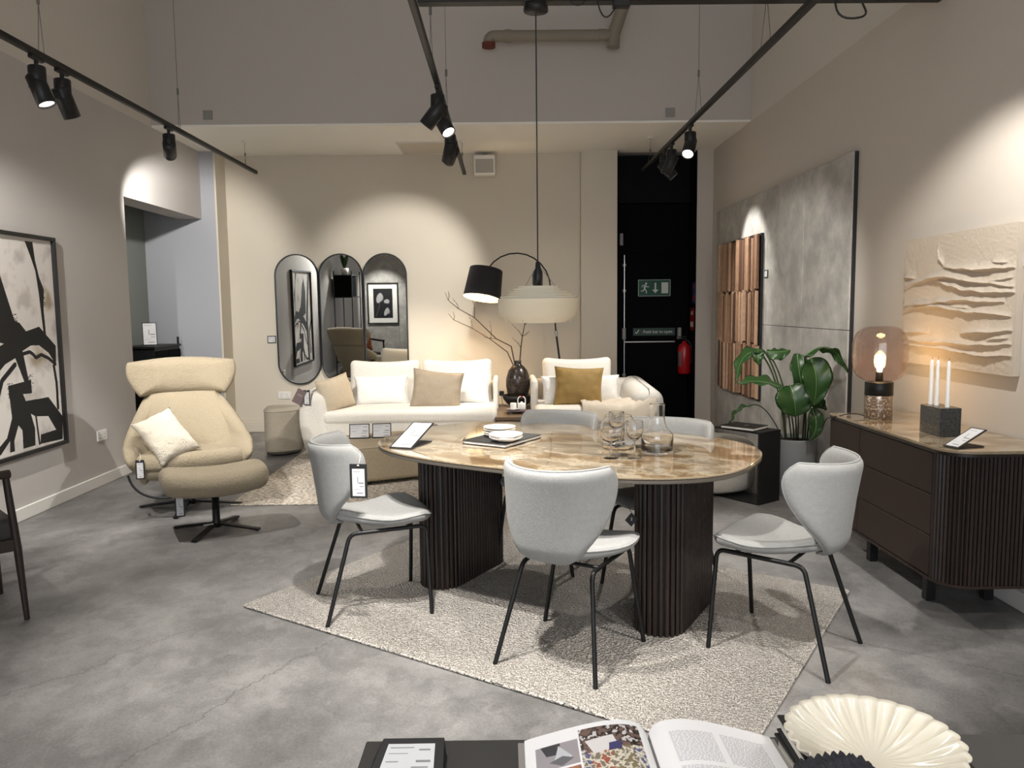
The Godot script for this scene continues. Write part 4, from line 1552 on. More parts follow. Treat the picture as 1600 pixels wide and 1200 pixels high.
func star(t: Node3D, n: int, r: float, turn: float, m: Material) -> void:
	for k in n:
		var a := TAU * k / n + turn
		var d := Vector3(cos(a), 0, sin(a))
		var q := Vector3(-sin(a), 0, cos(a))
		var s := st()
		flat(s)
		var a0 := d * 0.02
		var a1 := d * r
		for sg in [1.0]:
			quad(s, a0 - q * 0.02 + Vector3(0, 0.05, 0), a1 - q * 0.017 + Vector3(0, 0.016, 0), a1 + q * 0.017 + Vector3(0, 0.016, 0), a0 + q * 0.02 + Vector3(0, 0.05, 0))
			quad(s, a0 + q * 0.02 + Vector3(0, 0.036, 0), a1 + q * 0.017 + Vector3(0, 0.004, 0), a1 - q * 0.017 + Vector3(0, 0.004, 0), a0 - q * 0.02 + Vector3(0, 0.036, 0))
			quad(s, a1 - q * 0.017 + Vector3(0, 0.004, 0), a1 + q * 0.017 + Vector3(0, 0.004, 0), a1 + q * 0.017 + Vector3(0, 0.016, 0), a1 - q * 0.017 + Vector3(0, 0.016, 0))
			quad(s, a0 - q * 0.02 + Vector3(0, 0.036, 0), a1 - q * 0.017 + Vector3(0, 0.004, 0), a1 - q * 0.017 + Vector3(0, 0.016, 0), a0 - q * 0.02 + Vector3(0, 0.05, 0))
			quad(s, a1 + q * 0.017 + Vector3(0, 0.004, 0), a0 + q * 0.02 + Vector3(0, 0.036, 0), a0 + q * 0.02 + Vector3(0, 0.05, 0), a1 + q * 0.017 + Vector3(0, 0.016, 0))
		var leg := obj("leg", s, m, t)
		s = st()
		lathe(s, [Vector2(0, 0), Vector2(0.013, 0), Vector2(0.013, 0.005), Vector2(0, 0.005)], 12, d * (r - 0.015))
		obj("glide", s, M.black_satin, leg)


# ------------------------------------------------------------------ white sofas
func sofas() -> void:
	var t := thing("sofa", "white two seat sofa below the oval mirrors", "sofa", Vector3(-1.0, 0, -7.8))
	var s := st()
	rbox(s, Vector3(0.08, 0.235, 0.08), Vector3(1.66, 0.33, 0.9), 0.05, 4, 3)
	obj("base", s, M.cloth_sofa, t)
	s = st()
	rbox(s, Vector3(0.09, 0.395, 0.07), Vector3(1.64, 0.13, 0.94), 0.055, 4, 6, func(p): return p + Vector3(0, 0.018 * (1 - pow(p.x / 0.82, 2)) * float(p.y > 0), 0))
	obj("seat_cushion", s, M.cloth_sofa, t)
	s = st()      # left arm, bowed outwards and rounded over the top
	rbox(s, Vector3(-0.81, 0.37, -0.02), Vector3(0.26, 0.66, 1.12), 0.1, 5, 5, func(p):
		var k: float = (p.y + 0.33) / 0.66
		return Vector3(p.x + 0.05 * sin(PI * k) * float(p.x < 0) * -1.0 + 0.03 - 0.11 * (k - 0.5) * (1.0 if p.x > 0 else 0.35) , p.y - 0.05 * (p.z + 0.56) / 1.12 * k, p.z))
	obj("arm", s, M.cloth_sofa, t)
	s = st()
	rbox(s, Vector3(0.05, 0.4, -0.47), Vector3(1.72, 0.5, 0.16), 0.07, 4, 4)
	obj("back", s, M.cloth_sofa, t)
	s = st()
	rbox(s, Vector3(0.895, 0.44, -0.3), Vector3(0.05, 0.52, 0.5), 0.024, 3, 3)
	obj("side_panel", s, M.cloth_sofa, t)
	for x in [-0.245, 0.5]:
		s = st()
		rbox(s, Vector3(0, 0, 0), Vector3(0.70, 0.47, 0.2), 0.065, 4, 7, func(p): return cushion_bend(p, 0.35, 0.235))
		var c := obj("back_cushion", s, M.cloth_sofa, t)
		c.position = Vector3(x, 0.655, -0.25)
		c.rotation.x = -0.2
	for x in [-0.82, 0.84]:
		for z in [0.38, -0.44]:
			s = st()
			box(s, Vector3(x, 0.035, z), Vector3(0.1, 0.07, 0.06), 0.004)
			obj("foot", s, M.black_satin, t)
	# second sofa, arm on the right
	var r := thing("sofa", "white sofa on the right with gold pillow and cream throw", "sofa", Vector3(0.86, 0, -7.85))
	s = st()
	rbox(s, Vector3(-0.02, 0.235, 0.08), Vector3(1.12, 0.33, 0.9), 0.05, 4, 3)
	obj("base", s, M.cloth_sofa, r)
	s = st()
	rbox(s, Vector3(-0.03, 0.395, 0.07), Vector3(1.1, 0.13, 0.94), 0.055, 4, 5, func(p): return p + Vector3(0, 0.015 * (1 - pow(p.x / 0.55, 2)) * float(p.y > 0), 0))
	obj("seat_cushion", s, M.cloth_sofa, r)
	s = st()
	rbox(s, Vector3(0.47, 0.36, -0.02), Vector3(0.28, 0.64, 1.1), 0.11, 5, 5, func(p):
		var k: float = (p.y + 0.32) / 0.64
		return Vector3(p.x + 0.05 * sin(PI * k) * float(p.x > 0) + 0.09 * (k - 0.5) * (1.0 if p.x < 0 else 0.3), p.y - 0.05 * (p.z + 0.55) / 1.1 * k, p.z))
	obj("arm", s, M.cloth_sofa, r)
	s = st()
	rbox(s, Vector3(-0.02, 0.4, -0.47), Vector3(1.14, 0.52, 0.16), 0.07, 4, 4)
	obj("back", s, M.cloth_sofa, r)
	s = st()
	rbox(s, Vector3(-0.575, 0.45, -0.2), Vector3(0.07, 0.5, 0.62), 0.033, 4, 3)
	obj("side_panel", s, M.cloth_sofa, r)
	s = st()
	rbox(s, Vector3(0, 0, 0), Vector3(0.70, 0.47, 0.2), 0.065, 4, 7, func(p): return cushion_bend(p, 0.35, 0.235))
	var bc := obj("back_cushion", s, M.cloth_sofa, r)
	bc.position = Vector3(-0.12, 0.655, -0.25)
	bc.rotation.x = -0.2
	for x in [-0.5, 0.52]:
		for z in [0.38, -0.44]:
			s = st()
			box(s, Vector3(x, 0.035, z), Vector3(0.1, 0.07, 0.06), 0.004)
			obj("foot", s, M.black_satin, r)
	# pillows
	throw_pillow(Vector3(-1.255, 0.6, -7.83), Vector3(-0.2, 0.0, 0.02), 0.56, 0.30, 0.13, "cloth_white", "white oblong pillow at the left on the two seat sofa", 11)
	throw_pillow(Vector3(-0.42, 0.6, -7.87), Vector3(-0.2, 0.0, -0.03), 0.52, 0.30, 0.13, "cloth_white", "white oblong pillow behind the tan velvet pillow on the sofa", 12)
	throw_pillow(Vector3(-0.675, 0.615, -7.6), Vector3(-0.34, 0.12, -0.13), 0.5, 0.41, 0.16, "velvet_tan", "tan velvet pillow leaning in the middle of the two seat sofa", 13, 0.022)
	throw_pillow(Vector3(-1.64, 0.61, -7.5), Vector3(-0.25, 1.05, 0.12), 0.46, 0.34, 0.14, "velvet_sand", "sand coloured pillow leaning on the left sofa arm", 14)
	throw_pillow(Vector3(0.71, 0.635, -7.6), Vector3(-0.3, -0.08, -0.04), 0.48, 0.4, 0.16, "velvet_gold", "gold velvet pillow on the right sofa", 15, 0.02)
	throw_pillow(Vector3(0.56, 0.6, -7.75), Vector3(-0.2, 0.35, 0.05), 0.42, 0.3, 0.13, "cloth_white", "white pillow half hidden behind the gold velvet pillow", 16)
	throw_pillow(Vector3(0.92, 0.59, -7.78), Vector3(-0.2, -0.2, 0.0), 0.42, 0.3, 0.12, "cloth_white", "white pillow on the right sofa between gold pillow and arm", 17)
	# throw
	s = st()
	var nz := noise(2.2, FastNoiseLite.TYPE_SIMPLEX, 3, 19)
	shell(s, func(u: float, v: float):
		var x := lerpf(0.72, 1.42, u)
		var z := lerpf(-7.28, -7.72, v)
		var y := 0.482 + 0.035 * absf(nz.get_noise_2d(x * 2.2 + v * 0.8, v * 1.6)) + 0.012 * sin(u * 9 + v * 3)
		y += 0.07 * smoothstep(1.2, 1.42, x) - 0.01 * v
		y += 0.015 * sin(PI * v) * (1 - u * 0.4)
		if v < 0.14:
			y -= (0.14 - v) * 1.2
			z += 0.015
		return Vector3(x, y, z), 34, 26, 0.022, 0.06)
	tag(obj("throw_blanket", s, M.throw_cream), "crumpled cream throw on the right sofa beside the gold pillow", "throw")
	# hang tags on the left arm
	hang_tag(Vector3(-1.855, 0.605, -7.24), -0.12, "black framed price tag on the front of left sofa arm", 0.062, 0.14)
	var d := thing("brand_tag", "mauve brown swing tag on the front of left sofa arm", "tag", Vector3(-1.925, 0.615, -7.235), 0.0)
	s = st()
	xf = Transform3D(Basis(Vector3.BACK, -0.5), Vector3.ZERO)
	box(s, Vector3.ZERO, Vector3(0.085, 0.14, 0.003), 0.001)
	obj("card", s, M.tag_brown, d)
	s = st()
	xf = Transform3D(Basis(Vector3.BACK, -0.5), Vector3.ZERO)
	for x in [-0.018, -0.006, 0.006, 0.018]:
		box(s, Vector3(x, 0.015, 0.002), Vector3(0.007, 0.018, 0.001), 0.0)
	obj("print", s, M.grey_plastic, d)

func cushion_bend(p: Vector3, hx: float, hy: float) -> Vector3:
	var a := p.x / hx
	var b := p.y / hy
	var q := p
	q.z *= 1.0 + 0.22 * (1 - a * a) * (1 - b * b) - 0.35 * pow(absf(a * b), 3)
	q.y += 0.012 * a * a * signf(b) - 0.02 * (1 - a * a) * float(b > 0.5)
	q.x += 0.012 * b * b * signf(a)
	return q

func throw_pillow(p: Vector3, rot: Vector3, w: float, h: float, t: float, m: String, label: String, sd: int, wr := 0.012) -> void:
	var o := thing("throw_pillow", label, "pillow", p, 0)
	var s := st()
	xf = Transform3D(Basis.from_euler(rot), Vector3.ZERO)
	pillow(s, w, h, t, sd, wr)
	obj("cover", s, M[m], o)
	s = st()
	xf = Transform3D(Basis.from_euler(rot), Vector3.ZERO)
	var e := []
	for i in 40:
		var k := i / 10
		var f := (i % 10) / 10.0 * 2 - 1
		var q: Vector2 = [Vector2(f, -1), Vector2(1, f), Vector2(-f, 1), Vector2(-1, -f)][k]
		e.append(Vector3(q.x * w / 2 * (1.0 - 0.09 * (1 - q.y * q.y)), q.y * h / 2 * (1.0 - 0.09 * (1 - q.x * q.x)), 0))
	e.append(e[0])
	tube(s, e, 0.0035, 5, false)
	obj("seam", s, M[m], o)


# ------------------------------------------------------------------ lounge: pouf, stool, side table, vase, arc lamp
func lounge_things() -> void:
	# taupe pouf, rounded triangular drum with a seam
	var t := thing("pouf", "taupe drum pouf on the floor left of the white sofa", "pouf", Vector3(-2.235, 0, -7.72), 0.3)
	var s := st()
	var o := []
	for i in 48:
		var a := -TAU * i / 48
		var r := 0.185 + 0.018 * cos(3 * a)
		o.append(Vector2(cos(a) * r, sin(a) * r))
	slab(s, o, 0.012, 0.465, 0.03)
	obj("body", s, M.cloth_pouf, t)
	s = st()
	var e := []
	for i in 49:
		e.append(Vector3(o[i % 48].x, 0.434, o[i % 48].y) * Vector3(1.003, 1, 1.003))
	tube(s, e, 0.004, 5, false)
	obj("piping", s, M.cloth_pouf, t)
	s = st()
	lathe(s, [Vector2(0, 0), Vector2(0.15, 0), Vector2(0.15, 0.014), Vector2(0, 0.014)], 24)
	obj("base", s, M.black_satin, t)
	# low tan upholstered stool in front of the sofa
	var c := Vector3(-0.86, 0, -6.63)
	var k := thing("ottoman", "low tan upholstered ottoman in front of white sofa", "ottoman", c, 0.443)
	s = st()
	rbox(s, Vector3(0, 0.185, 0), Vector3(1.02, 0.29, 0.68), 0.035, 4, 3)
	obj("body", s, M.cloth_stool, k)
	s = st()
	tube(s, bent([Vector3(-0.5, 0.315, 0.335), Vector3(0.5, 0.315, 0.335), Vector3(0.5, 0.315, -0.335), Vector3(-0.5, 0.315, -0.335), Vector3(-0.5, 0.315, 0.335)], 0.04), 0.005, 6)
	obj("piping", s, M.cloth_stool, k)
	for x in [-0.42, 0.42]:
		for z in [-0.26, 0.26]:
			s = st()
			box(s, Vector3(x, 0.026, z), Vector3(0.05, 0.036, 0.05), 0.003)
			obj("foot", s, M.black_satin, k)
	card_stand(Vector3(-1.24, 0.331, -6.52), 0.1, "black framed price card on the tan ottoman, left of a pair", 0.17, 0.125, 0.35)
	card_stand(Vector3(-1.055, 0.331, -6.54), 0.1, "black framed price card on the tan ottoman, right of a pair", 0.16, 0.125, 0.35)
	var dish := thing("tray_dish", "mottled grey dish on the tan ottoman behind the price card", "dish", Vector3(-0.72, 0.331, -6.9), 0.3)
	s = st()
	rbox(s, Vector3(0, 0.025, 0), Vector3(0.25, 0.05, 0.13), 0.022, 4, 3)
	obj("body", s, M.granite, dish)
	s = st()
	rbox(s, Vector3(0, 0.05, 0), Vector3(0.2, 0.008, 0.09), 0.0035, 2, 2)
	obj("lid", s, M.granite, dish)
	# brown block table between the sofas
	var b := thing("coffee_table", "low brown wooden table between the two white sofas", "table", Vector3(0.08, 0, -7.72))
	s = st()
	box(s, Vector3(0, 0.385, 0), Vector3(0.36, 0.03, 1.0), 0.003)
	obj("tabletop", s, M.wood_brown, b)
	s = st()
	box(s, Vector3(0, 0.19, -0.02), Vector3(0.34, 0.36, 0.92), 0.003)
	obj("body", s, M.wood_dark1, b)
	s = st()
	box(s, Vector3(0, 0.34, 0.475), Vector3(0.34, 0.05, 0.012), 0.002)
	obj("apron", s, M.wood_brown, b)
	var tr := thing("tea_tray", "small pinkish tray with teapot on the brown table", "tray", Vector3(0.1, 0.4, -7.5), 0.1)
	s = st()
	box(s, Vector3(0, 0.028, 0), Vector3(0.2, 0.014, 0.16), 0.003)
	obj("top", s, M.tag_brown, tr)
	s = st()
	for x in [-0.06, 0.06]:
		box(s, Vector3(x, 0.01, 0), Vector3(0.025, 0.02, 0.12), 0.002)
	obj("foot", s, M.tag_brown, tr)
	var tp := thing("teapot", "white teapot with a tall hoop handle", "teapot", Vector3(0.15, 0.435, -7.5))
	s = st()
	lathe(s, [Vector2(0, 0), Vector2(0.036, 0), Vector2(0.04, 0.006), Vector2(0.04, 0.055), Vector2(0.034, 0.062), Vector2(0.012, 0.066), Vector2(0.01, 0.075), Vector2(0, 0.077)], 28)
	obj("body", s, M.ceramic_white, tp)
	s = st()
	tube(s, bent([Vector3(-0.036, 0.055, 0), Vector3(-0.036, 0.125, 0), Vector3(0.036, 0.125, 0), Vector3(0.036, 0.055, 0)], 0.034), 0.0055, 8)
	obj("handle", s, M.ceramic_white, tp)
	s = st()
	tube(s, [Vector3(-0.008, 0.125, 0), Vector3(0.012, 0.125, 0)], 0.0062, 8)
	obj("red_grip", s, M.red_gloss, tp, "red grip on the handle")
	var cu := thing("teacup", "white teacup on a saucer beside the teapot", "cup", Vector3(0.07, 0.435, -7.47))
	s = st()
	lathe(s, [Vector2(0, 0), Vector2(0.03, 0), Vector2(0.062, 0.012), Vector2(0.062, 0.015), Vector2(0, 0.007)], 28)
	obj("saucer", s, M.ceramic_white, cu)
	s = st()
	lathe(s, [Vector2(0, 0.008), Vector2(0.026, 0.008), Vector2(0.031, 0.02), Vector2(0.031, 0.068), Vector2(0.028, 0.068), Vector2(0.028, 0.02), Vector2(0, 0.014)], 24)
	obj("cup", s, M.ceramic_white, cu)
	# black bowl and vase with branches
	var bw := thing("black_bowl", "wide black bowl on the brown table under the vase", "bowl", Vector3(0.125, 0.4, -8.05))
	s = st()
	lathe(s, [Vector2(0, 0), Vector2(0.07, 0), Vector2(0.12, 0.03), Vector2(0.155, 0.08), Vector2(0.163, 0.115), Vector2(0.155, 0.115), Vector2(0.145, 0.08), Vector2(0.11, 0.037), Vector2(0, 0.03)], 40)
	obj("body", s, M.black_satin, bw)
	var lead := st()
	tube(lead, [Vector3(-0.045, 0.52, -8.13), Vector3(-0.05, 0.5, -8.12), Vector3(-0.035, 0.41, -8.1), Vector3(0.0, 0.405, -8.05)], 0.003, 6)
	box(lead, Vector3(-0.045, 0.525, -8.13), Vector3(0.05, 0.05, 0.04), 0.004)
	tag(obj("lamp_plug", lead, M.black_satin), "black plug and lead beside the black bowl", "plug")
	var va := thing("vase", "dark mottled egg shaped vase holding bare branches", "vase", Vector3(0.125, 0.43, -8.05))
	s = st()
	lathe(s, [Vector2(0, 0), Vector2(0.055, 0), Vector2(0.075, 0.01), Vector2(0.105, 0.08), Vector2(0.125, 0.18), Vector2(0.122, 0.26), Vector2(0.098, 0.34), Vector2(0.062, 0.385), Vector2(0.04, 0.4), Vector2(0.035, 0.425), Vector2(0.04, 0.44), Vector2(0.03, 0.44), Vector2(0.026, 0.4), Vector2(0, 0.38)], 44)
	obj("body", s, M.ceramic_vase, va)
	var z := -8.05
	branch("bare branch arching left out of the vase", [Vector3(0.115, 0.85, z), Vector3(0.06, 1.02, z), Vector3(-0.09, 1.1, z + 0.05), Vector3(-0.31, 1.32, z + 0.08), Vector3(-0.47, 1.41, z + 0.06), Vector3(-0.58, 1.5, z + 0.02), Vector3(-0.61, 1.58, z)], [[3, Vector3(-0.02, 0.21, 0.04)], [4, Vector3(-0.06, 0.1, -0.05)], [2, Vector3(-0.12, 0.02, 0.1)], [5, Vector3(0.01, 0.08, 0.04)]])
	branch("bare branch rising behind the pendant out of the vase", [Vector3(0.135, 0.85, z), Vector3(0.16, 1.0, z - 0.02), Vector3(0.175, 1.12, z), Vector3(0.2, 1.24, z + 0.02), Vector3(0.27, 1.3, z + 0.04), Vector3(0.42, 1.33, z + 0.02)], [[3, Vector3(0.04, 0.14, 0)], [3, Vector3(-0.06, 0.12, 0.03)], [2, Vector3(0.07, 0.05, 0.03)], [1, Vector3(-0.08, 0.1, 0.02)], [2, Vector3(-0.1, 0.12, -0.05)]])
	branch("fine bare branch leaning back left out of the vase", [Vector3(0.12, 0.85, z - 0.01), Vector3(0.02, 0.95, z - 0.2), Vector3(-0.16, 1.08, z - 0.38), Vector3(-0.36, 1.2, z - 0.45), Vector3(-0.56, 1.29, z - 0.5), Vector3(-0.62, 1.36, z - 0.52)], [[2, Vector3(0.0, 0.18, 0.04)], [3, Vector3(-0.03, 0.14, 0.03)], [4, Vector3(0.0, 0.08, 0.02)]])
	# arc lamp
	var l := thing("arc_lamp", "black arc floor lamp with tilted drum shade", "floor lamp", Vector3(0.585, 0, -8.5))
	s = st()
	lathe(s, [Vector2(0, 0), Vector2(0.15, 0), Vector2(0.15, 0.02), Vector2(0.03, 0.03), Vector2(0, 0.03)], 32)
	obj("base", s, M.black_metal, l)
	s = st()
	tube(s, [Vector3(0.02, 0.02, 0), Vector3(0.01, 0.8, 0), Vector3(-0.03, 1.12, 0)], 0.011, 10)
	obj("pole", s, M.black_metal, l)
	s = st()
	tube(s, [Vector3(-0.028, 1.1, 0), Vector3(-0.035, 1.16, 0)], 0.016, 12)
	obj("joint", s, M.steel, l)
	s = st()
	var arc := [Vector3(-0.035, 1.16, 0), Vector3(-0.05, 1.36, 0)]
	for i in 15:
		var a := lerpf(-0.25, PI + 0.15, i / 14.0)
		arc.append(Vector3(-0.46 + 0.37 * cos(a), 1.62 + 0.38 * sin(a), 0))
	tube(s, arc, 0.008, 10)
	obj("arc", s, M.black_metal, l)
	s = st()
	var sx := Transform3D(Basis(Vector3.BACK, -0.16) * Basis(Vector3.RIGHT, -0.2), Vector3(-0.805, 1.68, 0.05))
	xf = sx
	lathe(s, [Vector2(0.203, -0.165), Vector2(0.178, 0.15), Vector2(0.176, 0.152), Vector2(0.02, 0.152)], 48)
	obj("shade", s, M.shade_black, l)
	s = st()
	xf = sx
	lathe(s, [Vector2(0.02, 0.149), Vector2(0.174, 0.149), Vector2(0.2, -0.163)], 48)
	obj("shade_lining", s, M.shade_white, l, "white lining of the shade")
	s = st()
	xf = sx
	lathe(s, [Vector2(0, -0.03), Vector2(0.03, -0.02), Vector2(0.04, 0.015), Vector2(0.03, 0.05), Vector2(0.018, 0.08), Vector2(0.018, 0.15), Vector2(0, 0.15)], 20)
	obj("bulb", s, M.bulb, l)
	var om := OmniLight3D.new()
	om.name = "glow"
	om.light_color = Color(1.0, 0.86, 0.66)
	om.light_energy = 1.1 * GAIN
	om.light_size = 0.04
	om.omni_range = 12
	om.omni_attenuation = 2.0
	om.shadow_enabled = true
	om.position = sx * Vector3(0, 0.005, 0)
	l.add_child(om)

func branch(label: String, pts: Array, twigs: Array) -> void:
	var t := thing("branch", label, "branch", pts[0], 0, "bare branches in the vase")
	var s := st()
	var r := []
	var p := []
	for i in pts.size():
		r.append(lerpf(0.0075, 0.0022, float(i) / (pts.size() - 1)))
		p.append(pts[i] - pts[0])
	p[0] = Vector3(0, -0.12, 0)
	tube(s, p, r, 7)
	obj("stick", s, M.twig, t)
	for k in twigs:
		s = st()
		var a: Vector3 = p[k[0]]
		var d: Vector3 = k[1]
		tube(s, [a, a + d * 0.5 + Vector3(0.012, 0.0, 0.01), a + d], [0.0035, 0.0026, 0.0014], 6)
		for f in [0.45, 0.75, 1.0]:
			var q: Vector3 = a + d * f
			tube(s, [q, q + Vector3(0.006 * (1 if f < 0.6 else -1), 0.012, 0.002)], [0.003, 0.001], 5)
		obj("twig", s, M.twig, t)


# ------------------------------------------------------------------ mirrors
func mirrors() -> void:
	var lab := ["oval mirror with thin black frame, leftmost of three beside the wall tag", "oval mirror with thin black frame, middle of the three", "oval mirror with thin black frame, rightmost of three above the sofa cushion"]
	for k in 3:
		var t := thing("wall_mirror", lab[k], "mirror", Vector3([-2.39, -1.882, -1.374][k], 1.305, BZ + 0.022), 0, "capsule mirrors in a row on the back wall")
		t.rotation.x = 0.012
		var w := 0.5
		var h := 1.5
		var o := _capsule(w, h)
		var s := st()
		xf = Transform3D(Basis(Vector3.RIGHT, PI / 2), Vector3.ZERO)
		slab(s, _capsule(w - 0.02, h - 0.02), 0.002, 0.012, 0.0)
		obj("glass", s, M.mirror, t)
		s = st()
		flat(s)
		var n := o.size()
		var inn := _capsule(w - 0.026, h - 0.026)
		for i in n:
			var j := (i + 1) % n
			var a := Vector3(o[i].x, -o[i].y, 0)
			var b := Vector3(o[j].x, -o[j].y, 0)
			var c := Vector3(inn[j].x, -inn[j].y, 0)
			var d := Vector3(inn[i].x, -inn[i].y, 0)
			var f := Vector3(0, 0, 0.026)
			var g := Vector3(0, 0, -0.012)
			quad(s, a + g, b + g, b + f, a + f)
			quad(s, a + f, b + f, c + f, d + f)
			quad(s, c + g, d + g, d + f, c + f)
		obj("frame", s, M.frame_black, t)
	wall_tag(Vector3(-2.71, 1.08, BZ + 0.004), 0.0, "small framed price tag on the wall left of the oval mirrors", 0.1, 0.085)

func _capsule(w: float, h: float) -> Array:
	var o := []
	var r := w / 2
	for i in 25:
		var a := -PI * i / 24
		o.append(Vector2(cos(a) * r, -(h / 2 - r) + sin(a) * r))
	for i in 25:
		var a := PI - PI * i / 24
		o.append(Vector2(cos(a) * r, (h / 2 - r) + sin(a) * r))
	return o

func wall_tag(p: Vector3, turn: float, label: String, w: float, h: float) -> void:
	var t := thing("wall_tag", label, "price tag", p, turn)
	var s := st()
	box(s, Vector3(0, 0, 0.002), Vector3(w, h, 0.006), 0.001)
	obj("holder", s, M.tag_black, t)
	s = st()
	plane_quad(s, Vector3(0, 0, 0.0056), Vector3(w / 2 - 0.009, 0, 0), Vector3(0, h / 2 - 0.009, 0))
	obj("card", s, M.card_wide, t)

# ------------------------------------------------------------------ right wall: concrete panel, wood relief, plaster relief
func right_wall() -> void:
	var t := thing("wall_panel", "large grey concrete tile panel on the right wall behind the plant", "wall panel", Vector3(RX, 0, -6.98))
	var s := st()
	box(s, Vector3(-0.014, 1.235, 0), Vector3(0.028, 2.39, 3.36), 0.002)
	obj("backing", s, M.tag_black, t)
	for i in 4:
		for j in 2:
			s = st()
			box(s, Vector3(-0.034, 0.64 + 1.194 * j, -1.26 + 0.84 * i), Vector3(0.014, 1.19, 0.836), 0.002)
			obj("tile", s, M.tile_concrete, t)
	var px := RX - 0.041
	# stacked wooden strips
	var w := thing("wood_relief", "framed relief of brown vertical wood strips on the concrete panel", "artwork", Vector3(px, 1.3, -7.72))
	s = st()
	box(s, Vector3(-0.012, 0, 0), Vector3(0.024, 1.52, 1.3), 0.002)
	obj("backing_board", s, M.frame_black, w)
	var strip := st()
	box(strip, Vector3.ZERO, Vector3(0.02, 0.49, 0.034), 0.003)
	strip.generate_normals()
	strip.index()
	var sm := strip.commit()
	var rg := RandomNumberGenerator.new()
	rg.seed = 31
	for row in 3:
		for k in 36:
			var z := -0.63 + k * 0.036
			var d := 0.03 + rg.randf() * 0.022
			share("strip", sm, M["wood_art%d" % rg.randi_range(0, 3)], w, Transform3D(Basis.from_euler(Vector3(rg.randf_range(-0.012, 0.012), rg.randf_range(-0.3, 0.3), 0)), Vector3(-d, (row - 1) * 0.498 + rg.randf_range(-0.03, 0.03) * (1.0 if row == 1 else 0.4), z)))
	wall_tag(Vector3(px - 0.002, 1.69, -6.98), -PI / 2, "small framed tag on concrete panel beside the wood strip relief", 0.09, 0.07)
	# folded plaster canvas
	var r := thing("plaster_relief", "beige canvas of horizontal plaster folds above the sideboard", "artwork", Vector3(RX, 1.075, -4.58))
	s = st()
	box(s, Vector3(-0.0175, 0.3535, 0.507), Vector3(0.035, 0.707, 1.014), 0.002)
	obj("canvas", s, M.plaster, r)
	var ridges := [[415, 530, 579, 516, 732, 503, 905, 502, 1002, 501], [-5, 418, 148, 456, 332, 478, 461, 481, 603, 459, 736, 441, 1001, 416], [355, 462, 506, 428, 646, 404, 829, 392, 1003, 389], [-5, 325, 229, 336, 450, 349, 592, 355, 744, 349, 934, 343], [-5, 286, 110, 317, 365, 326, 556, 306, 711, 292, 855, 289, 988, 276], [473, 325, 691, 312], [-5, 170, 169, 181, 287, 179], [595, 186, 700, 193, 844, 200, 1002, 210], [22, 134, 267, 132, 466, 134, 667, 132, 849, 139, 999, 150], [24, 108, 246, 100, 469, 101, 632, 90, 765, 82, 1003, 94], [786, 149, 898, 170, 980, 178], [827, 533, 952, 529], [0, 482, 47, 489, 134, 484], [807, 446, 910, 450, 990, 458], [343, 624, 379, 574, 425, 536]]
	var nu := 170
	var nv := 280
	var h := PackedFloat32Array()
	h.resize((nu + 1) * (nv + 1))
	var nz := noise(3.0, FastNoiseLite.TYPE_SIMPLEX, 4, 17)
	for ri in ridges.size():
		var q: Array = ridges[ri]
		var tall := 0.034 if q.size() > 6 else 0.02
		var x0 := float(q[0]) / 1000
		var x1 := float(q[-2]) / 1000
		for i in nu + 1:
			var x := i * 1.014 / nu
			if x < x0 or x > x1:
				continue
			var y := 0.0
			for k in range(0, q.size() - 2, 2):
				if x * 1000 >= q[k] and x * 1000 <= q[k + 2]:
					y = lerpf(q[k + 1], q[k + 3], smoothstep(q[k], q[k + 2], x * 1000)) / 1000
			var f := (x - x0) / (x1 - x0)
			var env := pow(sin(PI * clampf(f * 0.92 + 0.04, 0, 1)), 0.6) * (0.85 + 0.3 * nz.get_noise_2d(x * 1.2, ri * 7.0))
			y += 0.004 * nz.get_noise_2d(x * 2, ri * 3.0)
			for j in nv + 1:
				var d := j * 0.707 / nv - y
				var a := 0.0
				if d >= 0:
					a = exp(-d / 0.016)
				elif d > -0.02:
					a = exp(-d * d / 0.000018)
				h[j * (nu + 1) + i] = maxf(h[j * (nu + 1) + i], tall * env * a)
	s = st()
	s.set_smooth_group(0)
	grid(s, func(u: float, v: float):
		var k := int(round(v * nv)) * (nu + 1) + int(round(u * nu))
		var e := minf(1.0, minf(minf(u, 1 - u) * 60, minf(v, 1 - v) * 60))
		return Vector3(-0.0355 - (h[k] + 0.0012 * nz.get_noise_2d(u * 9, v * 7)) * e, v * 0.707, u * 1.014), nu, nv, true)
	obj("folds", s, M.plaster, r)
	wall_tag(Vector3(RX - 0.003, 1.615, -3.53), -PI / 2, "framed tag on the wall right of the plaster canvas", 0.11, 0.085)


